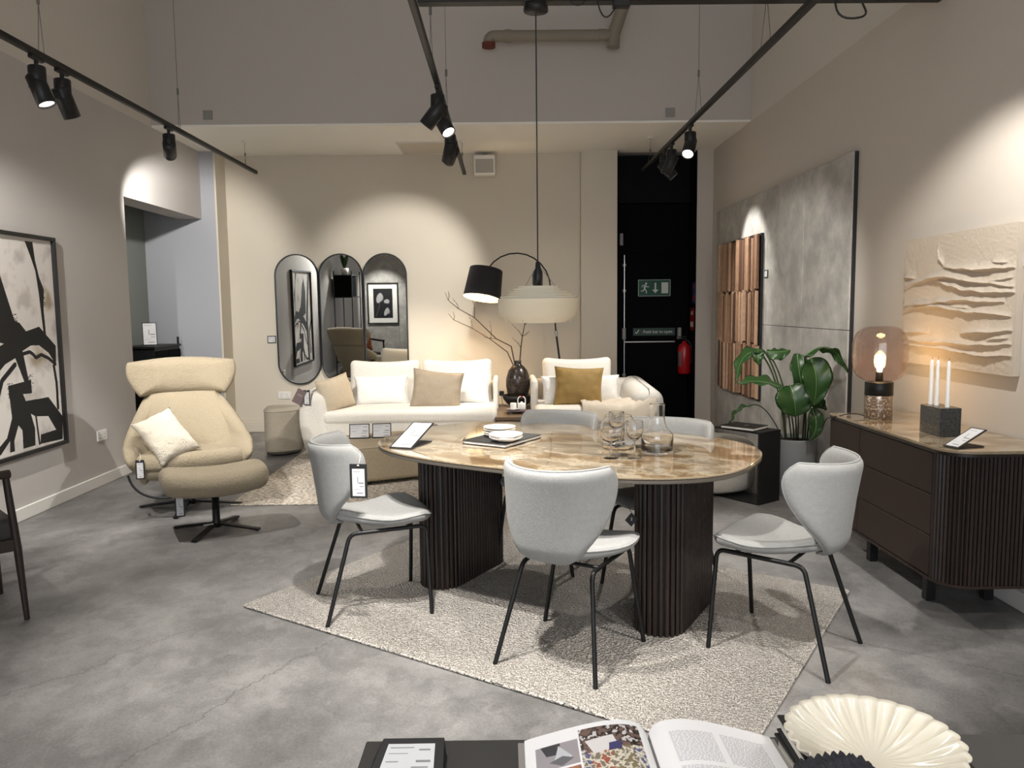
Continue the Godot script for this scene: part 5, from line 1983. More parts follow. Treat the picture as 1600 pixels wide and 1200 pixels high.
# ------------------------------------------------------------------ sideboard and what stands on it
func sideboard() -> void:
	var t := thing("sideboard", "dark brown sideboard with marbled top and fluted rounded end", "sideboard", Vector3(0, 0, 0))
	var xa := 1.88
	var xb := 2.36
	var za := -4.47
	var zb := -3.25
	var r := 0.13
	var plan := func(g: float) -> Array:
		var o := [Vector2(xb, za - g), Vector2(xa - g, za - g)]
		for i in 13:
			var a := PI / 2 * i / 12
			o.append(Vector2(xa + r - cos(a) * (r + g), zb - r + sin(a) * (r + g)))
		o.append(Vector2(xb, zb + g))
		o.reverse()
		return o
	var s := st()
	slab(s, plan.call(0.004), 0.776, 0.79, 0.002, false, Rect2(1.6, -4.6, 1.3, 0.85))
	obj("stone_top", s, M.marble_top, t)
	s = st()
	slab(s, plan.call(0.002), 0.762, 0.776, 0.001, false)
	obj("top_frame", s, M.wood_dark1, t)
	s = st()
	var inner := plan.call(-0.014)
	slab(s, inner, 0.195, 0.762, 0.0, false)
	obj("carcass", s, M.black_satin, t)
	s = st()
	slab(s, plan.call(0.0), 0.185, 0.197, 0.0, false)
	obj("plinth_board", s, M.lacquer_brown, t)
	# far door, three drawers
	s = st()
	box(s, Vector3(xa + 0.009, 0.479, -4.281), Vector3(0.018, 0.556, 0.374), 0.002)
	obj("door", s, M.lacquer_brown, t)
	for k in 3:
		s = st()
		box(s, Vector3(xa + 0.009, 0.294 + 0.186 * k, -3.735), Vector3(0.018, 0.182, 0.708), 0.002)
		obj("drawer", s, M.lacquer_brown, t)
	s = st()
	box(s, Vector3((xa + xb) / 2, 0.479, za + 0.008), Vector3(xb - xa, 0.556, 0.016), 0.002)
	obj("end_panel", s, M.lacquer_brown, t)
	var sl := st()
	flat(sl)
	slab(sl, round_rect(0.0145, 0.018, 0.006, 1), 0.198, 0.761, 0.0, false)
	sl.generate_normals()
	sl.index()
	var sm := sl.commit()
	var arc := r * PI / 2
	var total := arc + (xb - xa - r)
	var n := 31
	for k in n:
		var d := total * (k + 0.4) / n
		var p := Vector2.ZERO
		var a := PI / 2
		if d < arc:
			a = d / r
			p = Vector2(xa + r - cos(a) * r, zb - r + sin(a) * r)
		else:
			p = Vector2(xa + r + d - arc, zb)
		p -= Vector2(-cos(a), sin(a)) * 0.009
		share("slat", sm, M["wood_dark%d" % ((k * 5) % 3)], t, Transform3D(Basis(Vector3.UP, a - PI / 2), Vector3(p.x, 0, p.y)))
	for q in [[2.02, -3.62], [2.3, -3.62], [2.02, -4.2], [2.3, -4.2]]:
		s = st()
		box(s, Vector3(q[0], 0.0925, q[1]), Vector3(0.045, 0.185, 0.045), 0.003)
		obj("leg", s, M.black_satin, t)
	# table lamp
	var l := thing("table_lamp", "lit smoked glass globe lamp on a granite base", "table lamp", Vector3(2.05, 0.79, -4.25))
	s = st()
	lathe(s, [Vector2(0, 0), Vector2(0.07, 0), Vector2(0.072, 0.003), Vector2(0.072, 0.128), Vector2(0, 0.128)], 40)
	obj("stone_base", s, M.granite, l)
	s = st()
	lathe(s, [Vector2(0, 0.128), Vector2(0.0725, 0.128), Vector2(0.0725, 0.198), Vector2(0.07, 0.2), Vector2(0, 0.2)], 40)
	obj("collar", s, M.black_metal, l)
	s = st()
	lathe(s, [Vector2(0, 0.2), Vector2(0.02, 0.2), Vector2(0.02, 0.25), Vector2(0.016, 0.255), Vector2(0, 0.255)], 20)
	obj("lamp_holder", s, M.black_metal, l)
	s = st()
	var prof := [Vector2(0.05, 0.202)]
	for i in 33:
		var a := -PI / 2 + 0.28 + (PI - 0.28) * i / 32
		prof.append(Vector2(0.142 * pow(maxf(0.0, cos(a)), 0.62), 0.355 + 0.153 * signf(sin(a)) * pow(absf(sin(a)), 0.62)))
	lathe(s, prof, 56)
	obj("glass_globe", s, M.smoked_glass, l)
	s = st()
	lathe(s, [Vector2(0, 0.254), Vector2(0.012, 0.256), Vector2(0.015, 0.275), Vector2(0.02, 0.3), Vector2(0.023, 0.32), Vector2(0.02, 0.34), Vector2(0.011, 0.352), Vector2(0, 0.355)], 24)
	obj("bulb", s, M.bulb, l)
	s = st()
	tube(s, [Vector3(-0.07, 0.012, -0.01), Vector3(-0.1, 0.02, -0.03), Vector3(-0.14, 0.018, -0.05), Vector3(-0.165, 0.004, -0.09), Vector3(-0.19, -0.03, -0.22), Vector3(-0.19, -0.1, -0.3)], 0.003, 6)
	obj("cord", s, M.black_satin, l)
	var om := OmniLight3D.new()
	om.name = "glow"
	om.light_color = Color(1.0, 0.8, 0.52)
	om.light_energy = 0.13 * GAIN
	om.light_size = 0.03
	om.omni_range = 12
	om.omni_attenuation = 2.0
	om.shadow_enabled = true
	om.position = Vector3(0, 0.32, 0)
	l.add_child(om)
	# candle block
	var c := thing("candle_block", "black marble block holding three white candles", "candle holder", Vector3(2.085, 0.79, -3.7))
	s = st()
	box(s, Vector3(0, 0.068, 0), Vector3(0.1, 0.136, 0.18), 0.002)
	obj("block", s, M.marble_dark, c)
	for k in 3:
		var q := Vector3([-0.012, -0.004, 0.006][k], 0.136, [-0.068, -0.03, 0.045][k])
		var cd := thing("candle", ["white taper candle at the back of the black marble block", "middle white taper candle in the black marble block", "white taper candle at the front of the black marble block"][k], "candle", c.position + q, 0, "candles in the marble block")
		s = st()
		lathe(s, [Vector2(0, -0.01), Vector2(0.0105, -0.01), Vector2(0.0105, 0.0), Vector2(0.0085, 0.2), Vector2(0.007, 0.212), Vector2(0.003, 0.219), Vector2(0, 0.22)], 18)
		obj("wax", s, M.candle, cd)
		s = st()
		tube(s, [Vector3(0, 0.218, 0), Vector3(0.001, 0.231, 0)], 0.001, 5)
		obj("wick", s, M.wick, cd)
	card_stand(Vector3(1.93, 0.79, -3.335), -1.265, "black framed price card lying tilted on the sideboard near end", 0.08, 0.175, 1.15, false)


# ------------------------------------------------------------------ plant, side table, white bench pouf
func plant_corner() -> void:
	var base := Vector3(2.15, 0, -5.75)
	var t := thing("potted_plant", "large leaved green plant in a grey planter", "plant", base)
	var s := st()
	var o := []
	for i in 40:
		var a := -TAU * i / 40
		o.append(Vector2(cos(a), sin(a)))
	lathe(s, [Vector2(0, 0), Vector2(0.125, 0), Vector2(0.13, 0.006), Vector2(0.165, 0.42), Vector2(0.165, 0.43), Vector2(0.155, 0.43), Vector2(0.15, 0.4), Vector2(0, 0.39)], 40)
	obj("planter", s, M.planter_grey, t)
	s = st()
	lathe(s, [Vector2(0, 0.405), Vector2(0.15, 0.4)], 30, Vector3(0, 0.003, 0))
	obj("soil", s, M.soil, t)
	# base, middle, tip of the spine, half width, side direction, droop of the edges, stem foot
	var L := [
		[Vector3(2.10, 1.045, -5.35), Vector3(2.155, 0.92, -5.3), Vector3(2.13, 0.71, -5.36), 0.105, Vector3(1, 0.08, 0.1), 0.25, Vector3(2.21, 0.4, -5.74)],
		[Vector3(2.00, 0.85, -5.45), Vector3(2.02, 0.745, -5.38), Vector3(2.04, 0.625, -5.44), 0.135, Vector3(1, 0.1, 0.15), 0.3, Vector3(2.17, 0.4, -5.76)],
		[Vector3(1.95, 0.83, -5.48), Vector3(1.81, 0.905, -5.48), Vector3(1.64, 0.865, -5.5), 0.075, Vector3(0.1, -0.45, 1), 0.2, Vector3(2.14, 0.4, -5.72)],
		[Vector3(1.89, 1.085, -5.7), Vector3(1.70, 1.10, -5.7), Vector3(1.685, 0.85, -5.66), 0.06, Vector3(0.35, -0.3, 1), 0.2, Vector3(2.10, 0.4, -5.77)],
		[Vector3(1.85, 1.09, -5.7), Vector3(1.825, 1.05, -5.64), Vector3(1.85, 0.985, -5.68), 0.045, Vector3(1, 0.1, 0.1), 0.2, Vector3(2.10, 0.4, -5.79)],
		[Vector3(1.93, 1.075, -5.75), Vector3(2.02, 1.06, -5.72), Vector3(2.11, 1.085, -5.75), 0.055, Vector3(0, -0.8, 0.7), 0.5, Vector3(2.14, 0.4, -5.78)],
		[Vector3(2.10, 1.065, -5.6), Vector3(2.09, 0.9, -5.52), Vector3(2.15, 0.76, -5.58), 0.075, Vector3(1, 0.1, -0.15), 0.3, Vector3(2.19, 0.4, -5.78)],
		[Vector3(2.02, 1.07, -5.25), Vector3(2.21, 1.235, -5.25), Vector3(2.30, 0.955, -5.22), 0.062, Vector3(0.35, 0.2, 1), 0.3, Vector3(2.22, 0.4, -5.72)],
		[Vector3(2.13, 0.75, -5.5), Vector3(2.21, 0.76, -5.46), Vector3(2.275, 0.66, -5.5), 0.075, Vector3(-0.3, 0.7, 0.6), 0.3, Vector3(2.22, 0.4, -5.77)],
		[Vector3(2.17, 0.68, -5.48), Vector3(2.225, 0.565, -5.44), Vector3(2.155, 0.45, -5.47), 0.055, Vector3(1, 0.0, 0.3), 0.3, Vector3(2.24, 0.42, -5.73)],
		[Vector3(1.80, 0.685, -5.68), Vector3(1.68, 0.67, -5.68), Vector3(1.64, 0.55, -5.66), 0.028, Vector3(0.2, -0.1, 1), 0.3, Vector3(2.06, 0.42, -5.74)]]
	for k in L.size():
		var l: Array = L[k]
		var a: Vector3 = l[0] - base
		var b: Vector3 = l[1] - base
		var c: Vector3 = l[2] - base
		var side: Vector3 = l[4].normalized()
		var w: float = l[3]
		var fold: float = l[5]
		var f := func(u: float, v: float) -> Vector3:
			var p := a.lerp(b, v).lerp(b.lerp(c, v), v)
			var d := (a.lerp(b, minf(v + 0.02, 1)).lerp(b.lerp(c, minf(v + 0.02, 1)), minf(v + 0.02, 1)) - p).normalized() if v < 0.98 else (c - b).normalized()
			var q := (side - d * side.dot(d)).normalized()
			var n := q.cross(d)
			var s2 := u * 2 - 1
			var ww := w * pow(maxf(0.0, sin(PI * pow(v * 0.985 + 0.012, 0.72))), 0.75)
			return p + q * s2 * ww - n * absf(s2) * ww * fold + n * 0.012 * sin(v * 17 + absf(s2) * 3 + k) * s2 * s2
		s = st()
		shell(s, f, 12, 22, 0.0024, 0.5)
		var leaf := obj("leaf", s, M.leaf, t)
		s = st()
		var rib := []
		for i in 11:
			rib.append(f.call(0.5, i / 10.0 * 0.97))
		tube(s, rib, [0.0042, 0.004, 0.0038, 0.0036, 0.0034, 0.0032, 0.003, 0.0027, 0.0024, 0.002, 0.0015], 6)
		obj("midrib", s, M.leaf_rib, leaf)
		s = st()
		var foot: Vector3 = l[6] - base
		var ctrl := Vector3(lerpf(foot.x, a.x, 0.25), lerpf(foot.y, a.y, 0.75), lerpf(foot.z, a.z, 0.3))
		if k == 10:
			ctrl = Vector3(-0.24, 0.72, 0.06)
		tube(s, bez(foot, ctrl, a, 14), 0.006 if k < 10 else 0.004, 8)
		obj("stem", s, M.stem, t)
	# black C shaped side table
	var d := thing("side_table", "black metal C shaped side table with a book on it", "side table", Vector3(1.78, 0, -5.41), 0.62)
	s = st()
	box(s, Vector3(0.122, 0.256, -0.008), Vector3(0.245, 0.508, 0.014), 0.001)
	obj("side_panel", s, M.black_satin, d)
	s = st()
	box(s, Vector3(0.122, 0.516, -0.2), Vector3(0.245, 0.012, 0.4), 0.001)
	obj("top", s, M.black_satin, d)
	s = st()
	box(s, Vector3(0.122, 0.006, -0.2), Vector3(0.245, 0.01, 0.4), 0.001)
	obj("base", s, M.black_satin, d)
	var bk := thing("book", "black book with white pages lying on the side table", "book", Vector3(1.735, 0.522, -5.63), 0.75)
	s = st()
	box(s, Vector3(0, 0.012, 0), Vector3(0.2, 0.016, 0.255), 0.001)
	obj("pages", s, M.page_edge, bk)
	s = st()
	box(s, Vector3(0.003, 0.022, 0), Vector3(0.215, 0.004, 0.265), 0.001)
	box(s, Vector3(0.003, 0.002, 0), Vector3(0.215, 0.004, 0.265), 0.001)
	obj("cover", s, M.tag_black, bk)
	s = st()
	box(s, Vector3(0.0, 0.0243, 0.02), Vector3(0.05, 0.0008, 0.016), 0.0)
	obj("print", s, M.grey_plastic, bk)
	# round white upholstered pouf
	var p := thing("bench_pouf", "round white boucle pouf behind the dining table", "pouf", Vector3(1.55, 0, -5.99))
	s = st()
	lathe(s, [Vector2(0, 0.03), Vector2(0.33, 0.03), Vector2(0.36, 0.05), Vector2(0.37, 0.12), Vector2(0.37, 0.3), Vector2(0.355, 0.36), Vector2(0.31, 0.39), Vector2(0.2, 0.4), Vector2(0, 0.402)], 56)
	obj("body", s, M.cloth_bench, p)
	s = st()
	lathe(s, [Vector2(0, 0), Vector2(0.15, 0), Vector2(0.15, 0.032), Vector2(0, 0.032)], 40)
	obj("base", s, M.black_satin, p)


# ------------------------------------------------------------------ dark recess: fire door, signs, extinguisher
func fire_door() -> void:
	var z := -9.32
	var t := thing("door_1", "black fire exit door in the dark recess", "door", Vector3(1.735, 0, z))
	t.set_meta("kind", "structure")
	var s := st()
	box(s, Vector3(0, 1.31, -0.03), Vector3(0.885, 2.6, 0.05), 0.003)
	obj("leaf", s, M.door_black, t)
	s = st()
	box(s, Vector3(-0.32, 1.24, 0.03), Vector3(0.012, 1.56, 0.014), 0.002)
	obj("vertical_rod", s, M.steel, t)
	s = st()
	box(s, Vector3(-0.02, 0.994, 0.05), Vector3(0.6, 0.018, 0.022), 0.004)
	obj("push_bar", s, M.steel, t)
	for x in [-0.325, 0.335]:
		s = st()
		rbox(s, Vector3(x, 1.09, 0.03), Vector3(0.045, 0.14, 0.06), 0.012)
		obj("latch_case", s, M.grey_plastic, t)
	for y in [2.2, 1.9, 1.6, 0.6]:
		s = st()
		box(s, Vector3(-0.32 if y < 2 else -0.355, y, 0.02), Vector3(0.04, 0.03 if y < 2 else 0.14, 0.03), 0.003)
		obj("rod_guide", s, M.grey_plastic, t)
	s = st()
	box(s, Vector3(0.0, 2.02, 0.0), Vector3(0.7, 0.02, 0.02), 0.002)
	obj("rail", s, M.door_black, t)
	# exit sign with running man, arrow and door
	var e := thing("exit_sign", "green emergency exit sign with running figure and down arrow", "sign", Vector3(1.775, 1.63, z + 0.002))
	s = st()
	box(s, Vector3(0, 0, -0.002), Vector3(0.39, 0.2, 0.008), 0.001)
	obj("board", s, M.sign_green, e)
	s = st()
	for k in [[0, 0.094, 0.38, 0.004], [0, -0.094, 0.38, 0.004], [0.188, 0, 0.004, 0.19], [-0.188, 0, 0.004, 0.19]]:
		box(s, Vector3(k[0], k[1], 0.003), Vector3(k[2], k[3], 0.002), 0.0)
	obj("border", s, M.sign_white, e)
	s = st()
	box(s, Vector3(0.125, 0, 0.003), Vector3(0.08, 0.13, 0.002), 0.0)
	obj("door_symbol", s, M.sign_white, e)
	s = st()
	box(s, Vector3(0.012, 0.018, 0.003), Vector3(0.018, 0.085, 0.002), 0.0)
	_plate_poly(s, [Vector2(-0.025, -0.02), Vector2(0.049, -0.02), Vector2(0.012, -0.062)])
	obj("arrow", s, M.sign_white, e)
	s = st()
	lathe(s, [Vector2(0, 0), Vector2(0.012, 0), Vector2(0.012, 0.002), Vector2(0, 0.002)], 14)
	s = st()
	_plate_poly(s, _disc(-0.098, 0.052, 0.012))
	for l in [[-0.104, 0.036, -0.118, -0.004, 0.022], [-0.118, -0.004, -0.098, -0.03, 0.012], [-0.098, -0.03, -0.092, -0.062, 0.011], [-0.118, -0.006, -0.132, -0.034, 0.012], [-0.132, -0.034, -0.16, -0.036, 0.01], [-0.106, 0.034, -0.14, 0.03, 0.009], [-0.14, 0.03, -0.148, 0.008, 0.008], [-0.1, 0.03, -0.082, 0.01, 0.009], [-0.082, 0.01, -0.062, 0.016, 0.008]]:
		var a := Vector2(l[0], l[1])
		var b := Vector2(l[2], l[3])
		var q: Vector2 = (b - a).normalized().orthogonal() * l[4] / 2
		_plate_poly(s, [a + q, b + q, b - q, a - q])
	obj("running_figure", s, M.sign_white, e)
	var p := thing("push_sign", "dark green sign reading Push bar to open", "sign", Vector3(1.775, 1.11, z + 0.002))
	s = st()
	box(s, Vector3(0, 0, -0.002), Vector3(0.5, 0.09, 0.006), 0.001)
	obj("board", s, M.sign_dark, p)
	var tm := TextMesh.new()
	tm.text = "Push bar to open"
	var f := SystemFont.new()
	f.font_names = PackedStringArray(["Droid Sans"])
	tm.font = f
	tm.font_size = 48
	tm.pixel_size = 0.00095
	tm.depth = 0.002
	share("lettering", tm, M.sign_white, p, Transform3D(Basis(), Vector3(0.045, 0.0, 0.003)))
	s = st()
	for l in [[-0.225, 0.0, -0.21, -0.02, 0.008], [-0.21, -0.02, -0.18, 0.025, 0.008]]:
		var a := Vector2(l[0], l[1])
		var b := Vector2(l[2], l[3])
		var q: Vector2 = (b - a).normalized().orthogonal() * l[4] / 2
		_plate_poly(s, [a + q, b + q, b - q, a - q])
	obj("tick", s, M.sign_white, p)
	# extinguisher
	var x := thing("fire_extinguisher", "red fire extinguisher hanging at the right of the dark door", "fire extinguisher", Vector3(2.1, 0.62, -9.15))
	s = st()
	lathe(s, [Vector2(0, 0), Vector2(0.065, 0), Vector2(0.075, 0.012), Vector2(0.075, 0.3), Vector2(0.06, 0.34), Vector2(0.025, 0.365), Vector2(0.02, 0.385), Vector2(0, 0.386)], 32)
	obj("cylinder", s, M.red_gloss, x)
	s = st()
	lathe(s, [Vector2(0.0757, 0.1), Vector2(0.0757, 0.25)], 32)
	s = st()
	flat(s)
	for i in 5:
		var a0 := 2.2 + 0.14 * i
		var a1 := a0 + 0.14
		var P := func(a: float, y: float): return Vector3(cos(-a) * 0.0762, y, sin(a) * 0.0762)
		quad(s, P.call(a1, 0.09), P.call(a0, 0.09), P.call(a0, 0.26), P.call(a1, 0.26))
	obj("instruction_label", s, M.tag_brown, x)
	s = st()
	box(s, Vector3(-0.02, 0.41, 0), Vector3(0.09, 0.014, 0.022), 0.003)
	box(s, Vector3(-0.02, 0.435, 0), Vector3(0.1, 0.012, 0.02), 0.003)
	tube(s, bez(Vector3(0.02, 0.4, 0), Vector3(0.11, 0.36, 0.02), Vector3(0.078, 0.12, 0.02), 10), 0.008, 8)
	obj("valve", s, M.black_satin, x)
	for k in [[1.56, -9.05, 0.24, 0.08, "sign_blue", "blue and red notice on the recess wall above the extinguisher, upper of two"], [1.26, -9.12, 0.26, 0.1, "red_gloss", "red notice on the recess wall just above the extinguisher"]]:
		var b := thing("notice", k[5], "sign", Vector3(2.1815, k[0], k[1]), -PI / 2)
		s = st()
		box(s, Vector3(0, 0, 0.002), Vector3(k[3] * 1.6, k[2], 0.004), 0.0)
		obj("board", s, M[k[4]], b)
		s = st()
		box(s, Vector3(0, -0.06, 0.0045), Vector3(k[3] * 1.2, 0.06, 0.001), 0.0)
		box(s, Vector3(0, 0.07, 0.0045), Vector3(k[3] * 0.9, 0.04, 0.001), 0.0)
		obj("print", s, M.sign_white if k[4] == "red_gloss" else M.red_gloss, b)

func _disc(x: float, y: float, r: float) -> Array:
	var o := []
	for i in 14:
		o.append(Vector2(x + cos(TAU * i / 14) * r, y + sin(TAU * i / 14) * r))
	return o

func _plate_poly(s: SurfaceTool, o: Array) -> void:      # thin plate in the xy plane
	flat(s)
	if _area(o) < 0:
		o = o.duplicate()
		o.reverse()
	for i in range(1, o.size() - 1):
		tri(s, Vector3(o[0].x, o[0].y, 0.004), Vector3(o[i].x, o[i].y, 0.004), Vector3(o[i + 1].x, o[i + 1].y, 0.004))
	for i in o.size():
		var a: Vector2 = o[i]
		var b: Vector2 = o[(i + 1) % o.size()]
		quad(s, Vector3(a.x, a.y, 0.002), Vector3(b.x, b.y, 0.002), Vector3(b.x, b.y, 0.004), Vector3(a.x, a.y, 0.004))


# ------------------------------------------------------------------ left wall painting, wooden chair, cabinet in the passage
func framed(called: String, label: String, p: Vector3, turn: float, w: float, h: float, fr: float, picture: Material, mount := 0.0) -> void:
	var t := thing(called, label, "picture", p, turn)
	var s := st()
	for k in [[0, h / 2 - fr / 2, w, fr], [0, -h / 2 + fr / 2, w, fr], [w / 2 - fr / 2, 0, fr, h - 2 * fr], [-w / 2 + fr / 2, 0, fr, h - 2 * fr]]:
		box(s, Vector3(k[0], k[1], 0.02), Vector3(k[2], k[3], 0.04), 0.002)
	obj("frame", s, M.frame_black, t)
	if mount > 0:
		s = st()
		plane_quad(s, Vector3(0, 0, 0.012), Vector3(w / 2 - fr, 0, 0), Vector3(0, h / 2 - fr, 0))
		obj("mount", s, M.paper, t)
	s = st()
	plane_quad(s, Vector3(0, 0, 0.014), Vector3(w / 2 - fr - mount, 0, 0), Vector3(0, h / 2 - fr - mount, 0))
	obj("print" if mount > 0 else "canvas", s, picture, t)

func left_side() -> void:
	framed("framed_painting", "large abstract black and white painting in a black frame", Vector3(LX + 0.002, 1.2025, -5.25), PI / 2, 1.2, 1.525, 0.026, M.painting)
	# dark wooden armchair, mostly outside the frame
	var t := thing("wooden_armchair", "dark wooden armchair at the left edge, only a leg in view", "armchair", Vector3(-2.58, 0, -3.53), 2.356)
	var s := st()
	for x in [-0.24, 0.24]:
		s = st()
		tube(s, [Vector3(x, 0, 0.24), Vector3(x * 0.96, 0.34, 0.225), Vector3(x * 0.93, 0.68, 0.2)], [0.012, 0.018, 0.015], 12)
		obj("leg", s, M.wood_chair, t)
		s = st()
		tube(s, [Vector3(x, 0, -0.27), Vector3(x * 0.96, 0.34, -0.22), Vector3(x * 0.93, 0.66, -0.2)], [0.012, 0.018, 0.015], 12)
		obj("leg", s, M.wood_chair, t)
		s = st()
		box(s, Vector3(x * 0.96, 0.36, 0), Vector3(0.022, 0.055, 0.43), 0.004)
		obj("side_rail", s, M.wood_chair, t)
	s = st()
	for z in [0.215, -0.215]:
		box(s, Vector3(0, 0.36, z), Vector3(0.45, 0.055, 0.022), 0.004)
	obj("cross_rail", s, M.wood_chair, t)
	s = st()
	var arm := bent([Vector3(0.225, 0.69, 0.215), Vector3(0.27, 0.69, 0.0), Vector3(0.2, 0.72, -0.27), Vector3(-0.2, 0.72, -0.27), Vector3(-0.27, 0.69, 0.0), Vector3(-0.225, 0.69, 0.215)], 0.12, 8)
	tube(s, arm, 0.02, 12)
	obj("arm_rail", s, M.wood_chair, t)
	s = st()
	rbox(s, Vector3(0, 0.43, 0.01), Vector3(0.46, 0.1, 0.46), 0.035, 4, 3)
	obj("seat_cushion", s, M.cloth_charcoal, t)
	throw_pillow(Vector3(-2.69, 0.68, -3.42), Vector3(-0.25, 2.356, 0.05), 0.42, 0.34, 0.13, "velvet_orange", "orange pillow on the dark wooden armchair, seen in the mirror", 23)
	# black cabinet in the passage with a price card on it
	var c := thing("passage_cabinet", "black cabinet seen through the doorway in the left wall", "cabinet", Vector3(-3.77, 0, -8.35))
	s = st()
	box(s, Vector3(0, 0.52, 0), Vector3(0.34, 1.04, 0.62), 0.004)
	obj("body", s, M.black_satin, c)
	s = st()
	box(s, Vector3(0, 1.05, 0), Vector3(0.36, 0.024, 0.66), 0.003)
	obj("top", s, M.black_satin, c)
	for z in [-0.155, 0.155]:
		s = st()
		box(s, Vector3(0.174, 0.52, z), Vector3(0.014, 0.98, 0.3), 0.003)
		var dr := obj("door", s, M.door_black, c)
		s = st()
		tube(s, [Vector3(0.19, 0.45, z * 0.2), Vector3(0.19, 0.6, z * 0.2)], 0.005, 8)
		obj("handle", s, M.black_metal, dr)
	s = st()
	box(s, Vector3(0.16, 1.1, -0.3), Vector3(0.02, 0.08, 0.02), 0.003)
	obj("corner_post", s, M.black_satin, c)
	card_stand(Vector3(-3.72, 1.063, -8.22), 0.5, "black framed price card on the passage cabinet", 0.14, 0.24, 0.15, false)


# ------------------------------------------------------------------ behind the camera, seen in the mirrors
func reflected_side() -> void:
	slab_box("wall_partition", Vector3(LX, 0, 0.42), Vector3(-1.7, 2.7, 0.56), M.tag_brown)
	var t := thing("wall_panel", "grey tile panel behind the camera, seen in the right mirror", "wall panel", Vector3(-2.5, 0, 0.42))
	var s := st()
	for i in 2:
		for j in 3:
			s = st()
			box(s, Vector3(-0.41 + 0.82 * i, 0.45 + 0.9 * j, -0.008), Vector3(0.816, 0.896, 0.016), 0.002)
			obj("tile", s, M.tile_concrete, t)
	framed("framed_print", "framed tulip print on the tile panel, seen in the right mirror", Vector3(-2.87, 1.32, 0.402), PI, 0.72, 0.96, 0.025, M.tulip_print, 0.11)
	# open shelf against the left wall
	var f := thing("open_shelf", "tall black open shelf, seen in the middle mirror", "shelf", Vector3(-3.1, 0, -2.6))
	for x in [-0.17, 0.17]:
		for z in [-0.42, 0.42]:
			s = st()
			box(s, Vector3(x, 1.0, z), Vector3(0.018, 2.0, 0.018), 0.002)
			obj("post", s, M.black_metal, f)
	for y in [0.25, 0.85, 1.5, 1.92]:
		s = st()
		box(s, Vector3(0, y, 0), Vector3(0.36, 0.018, 0.86), 0.002)
		obj("shelf_board", s, M.black_satin, f)
	for k in [[1.71, -0.2], [0.55, 0.1]]:
		s = st()
		box(s, Vector3(0, k[0], k[1]), Vector3(0.34, 0.4, 0.42), 0.003)
		obj("box_cupboard", s, M.door_black, f)
	var pl := thing("shelf_plant", "small green plant on top of the open shelf, seen in the middle mirror", "plant", Vector3(-3.1, 1.929, -2.8))
	s = st()
	lathe(s, [Vector2(0, 0), Vector2(0.06, 0), Vector2(0.08, 0.13), Vector2(0.07, 0.13), Vector2(0, 0.11)], 24)
	obj("pot", s, M.ceramic_white, pl)
	for k in 6:
		var a := TAU * k / 6 + 0.3
		var d := Vector3(cos(a), 0, sin(a))
		s = st()
		var q := Vector3(-sin(a), 0, cos(a))
		shell(s, func(u: float, v: float): return Vector3(0, 0.11, 0) + d * (0.02 + 0.12 * v * v) + Vector3(0, 0.34 * v - 0.05 * v * v, 0) + q * (u * 2 - 1) * 0.045 * sin(PI * clampf(v * 0.97 + 0.03, 0, 1)), 8, 12, 0.002, 0.5)
		obj("leaf", s, M.leaf, pl)


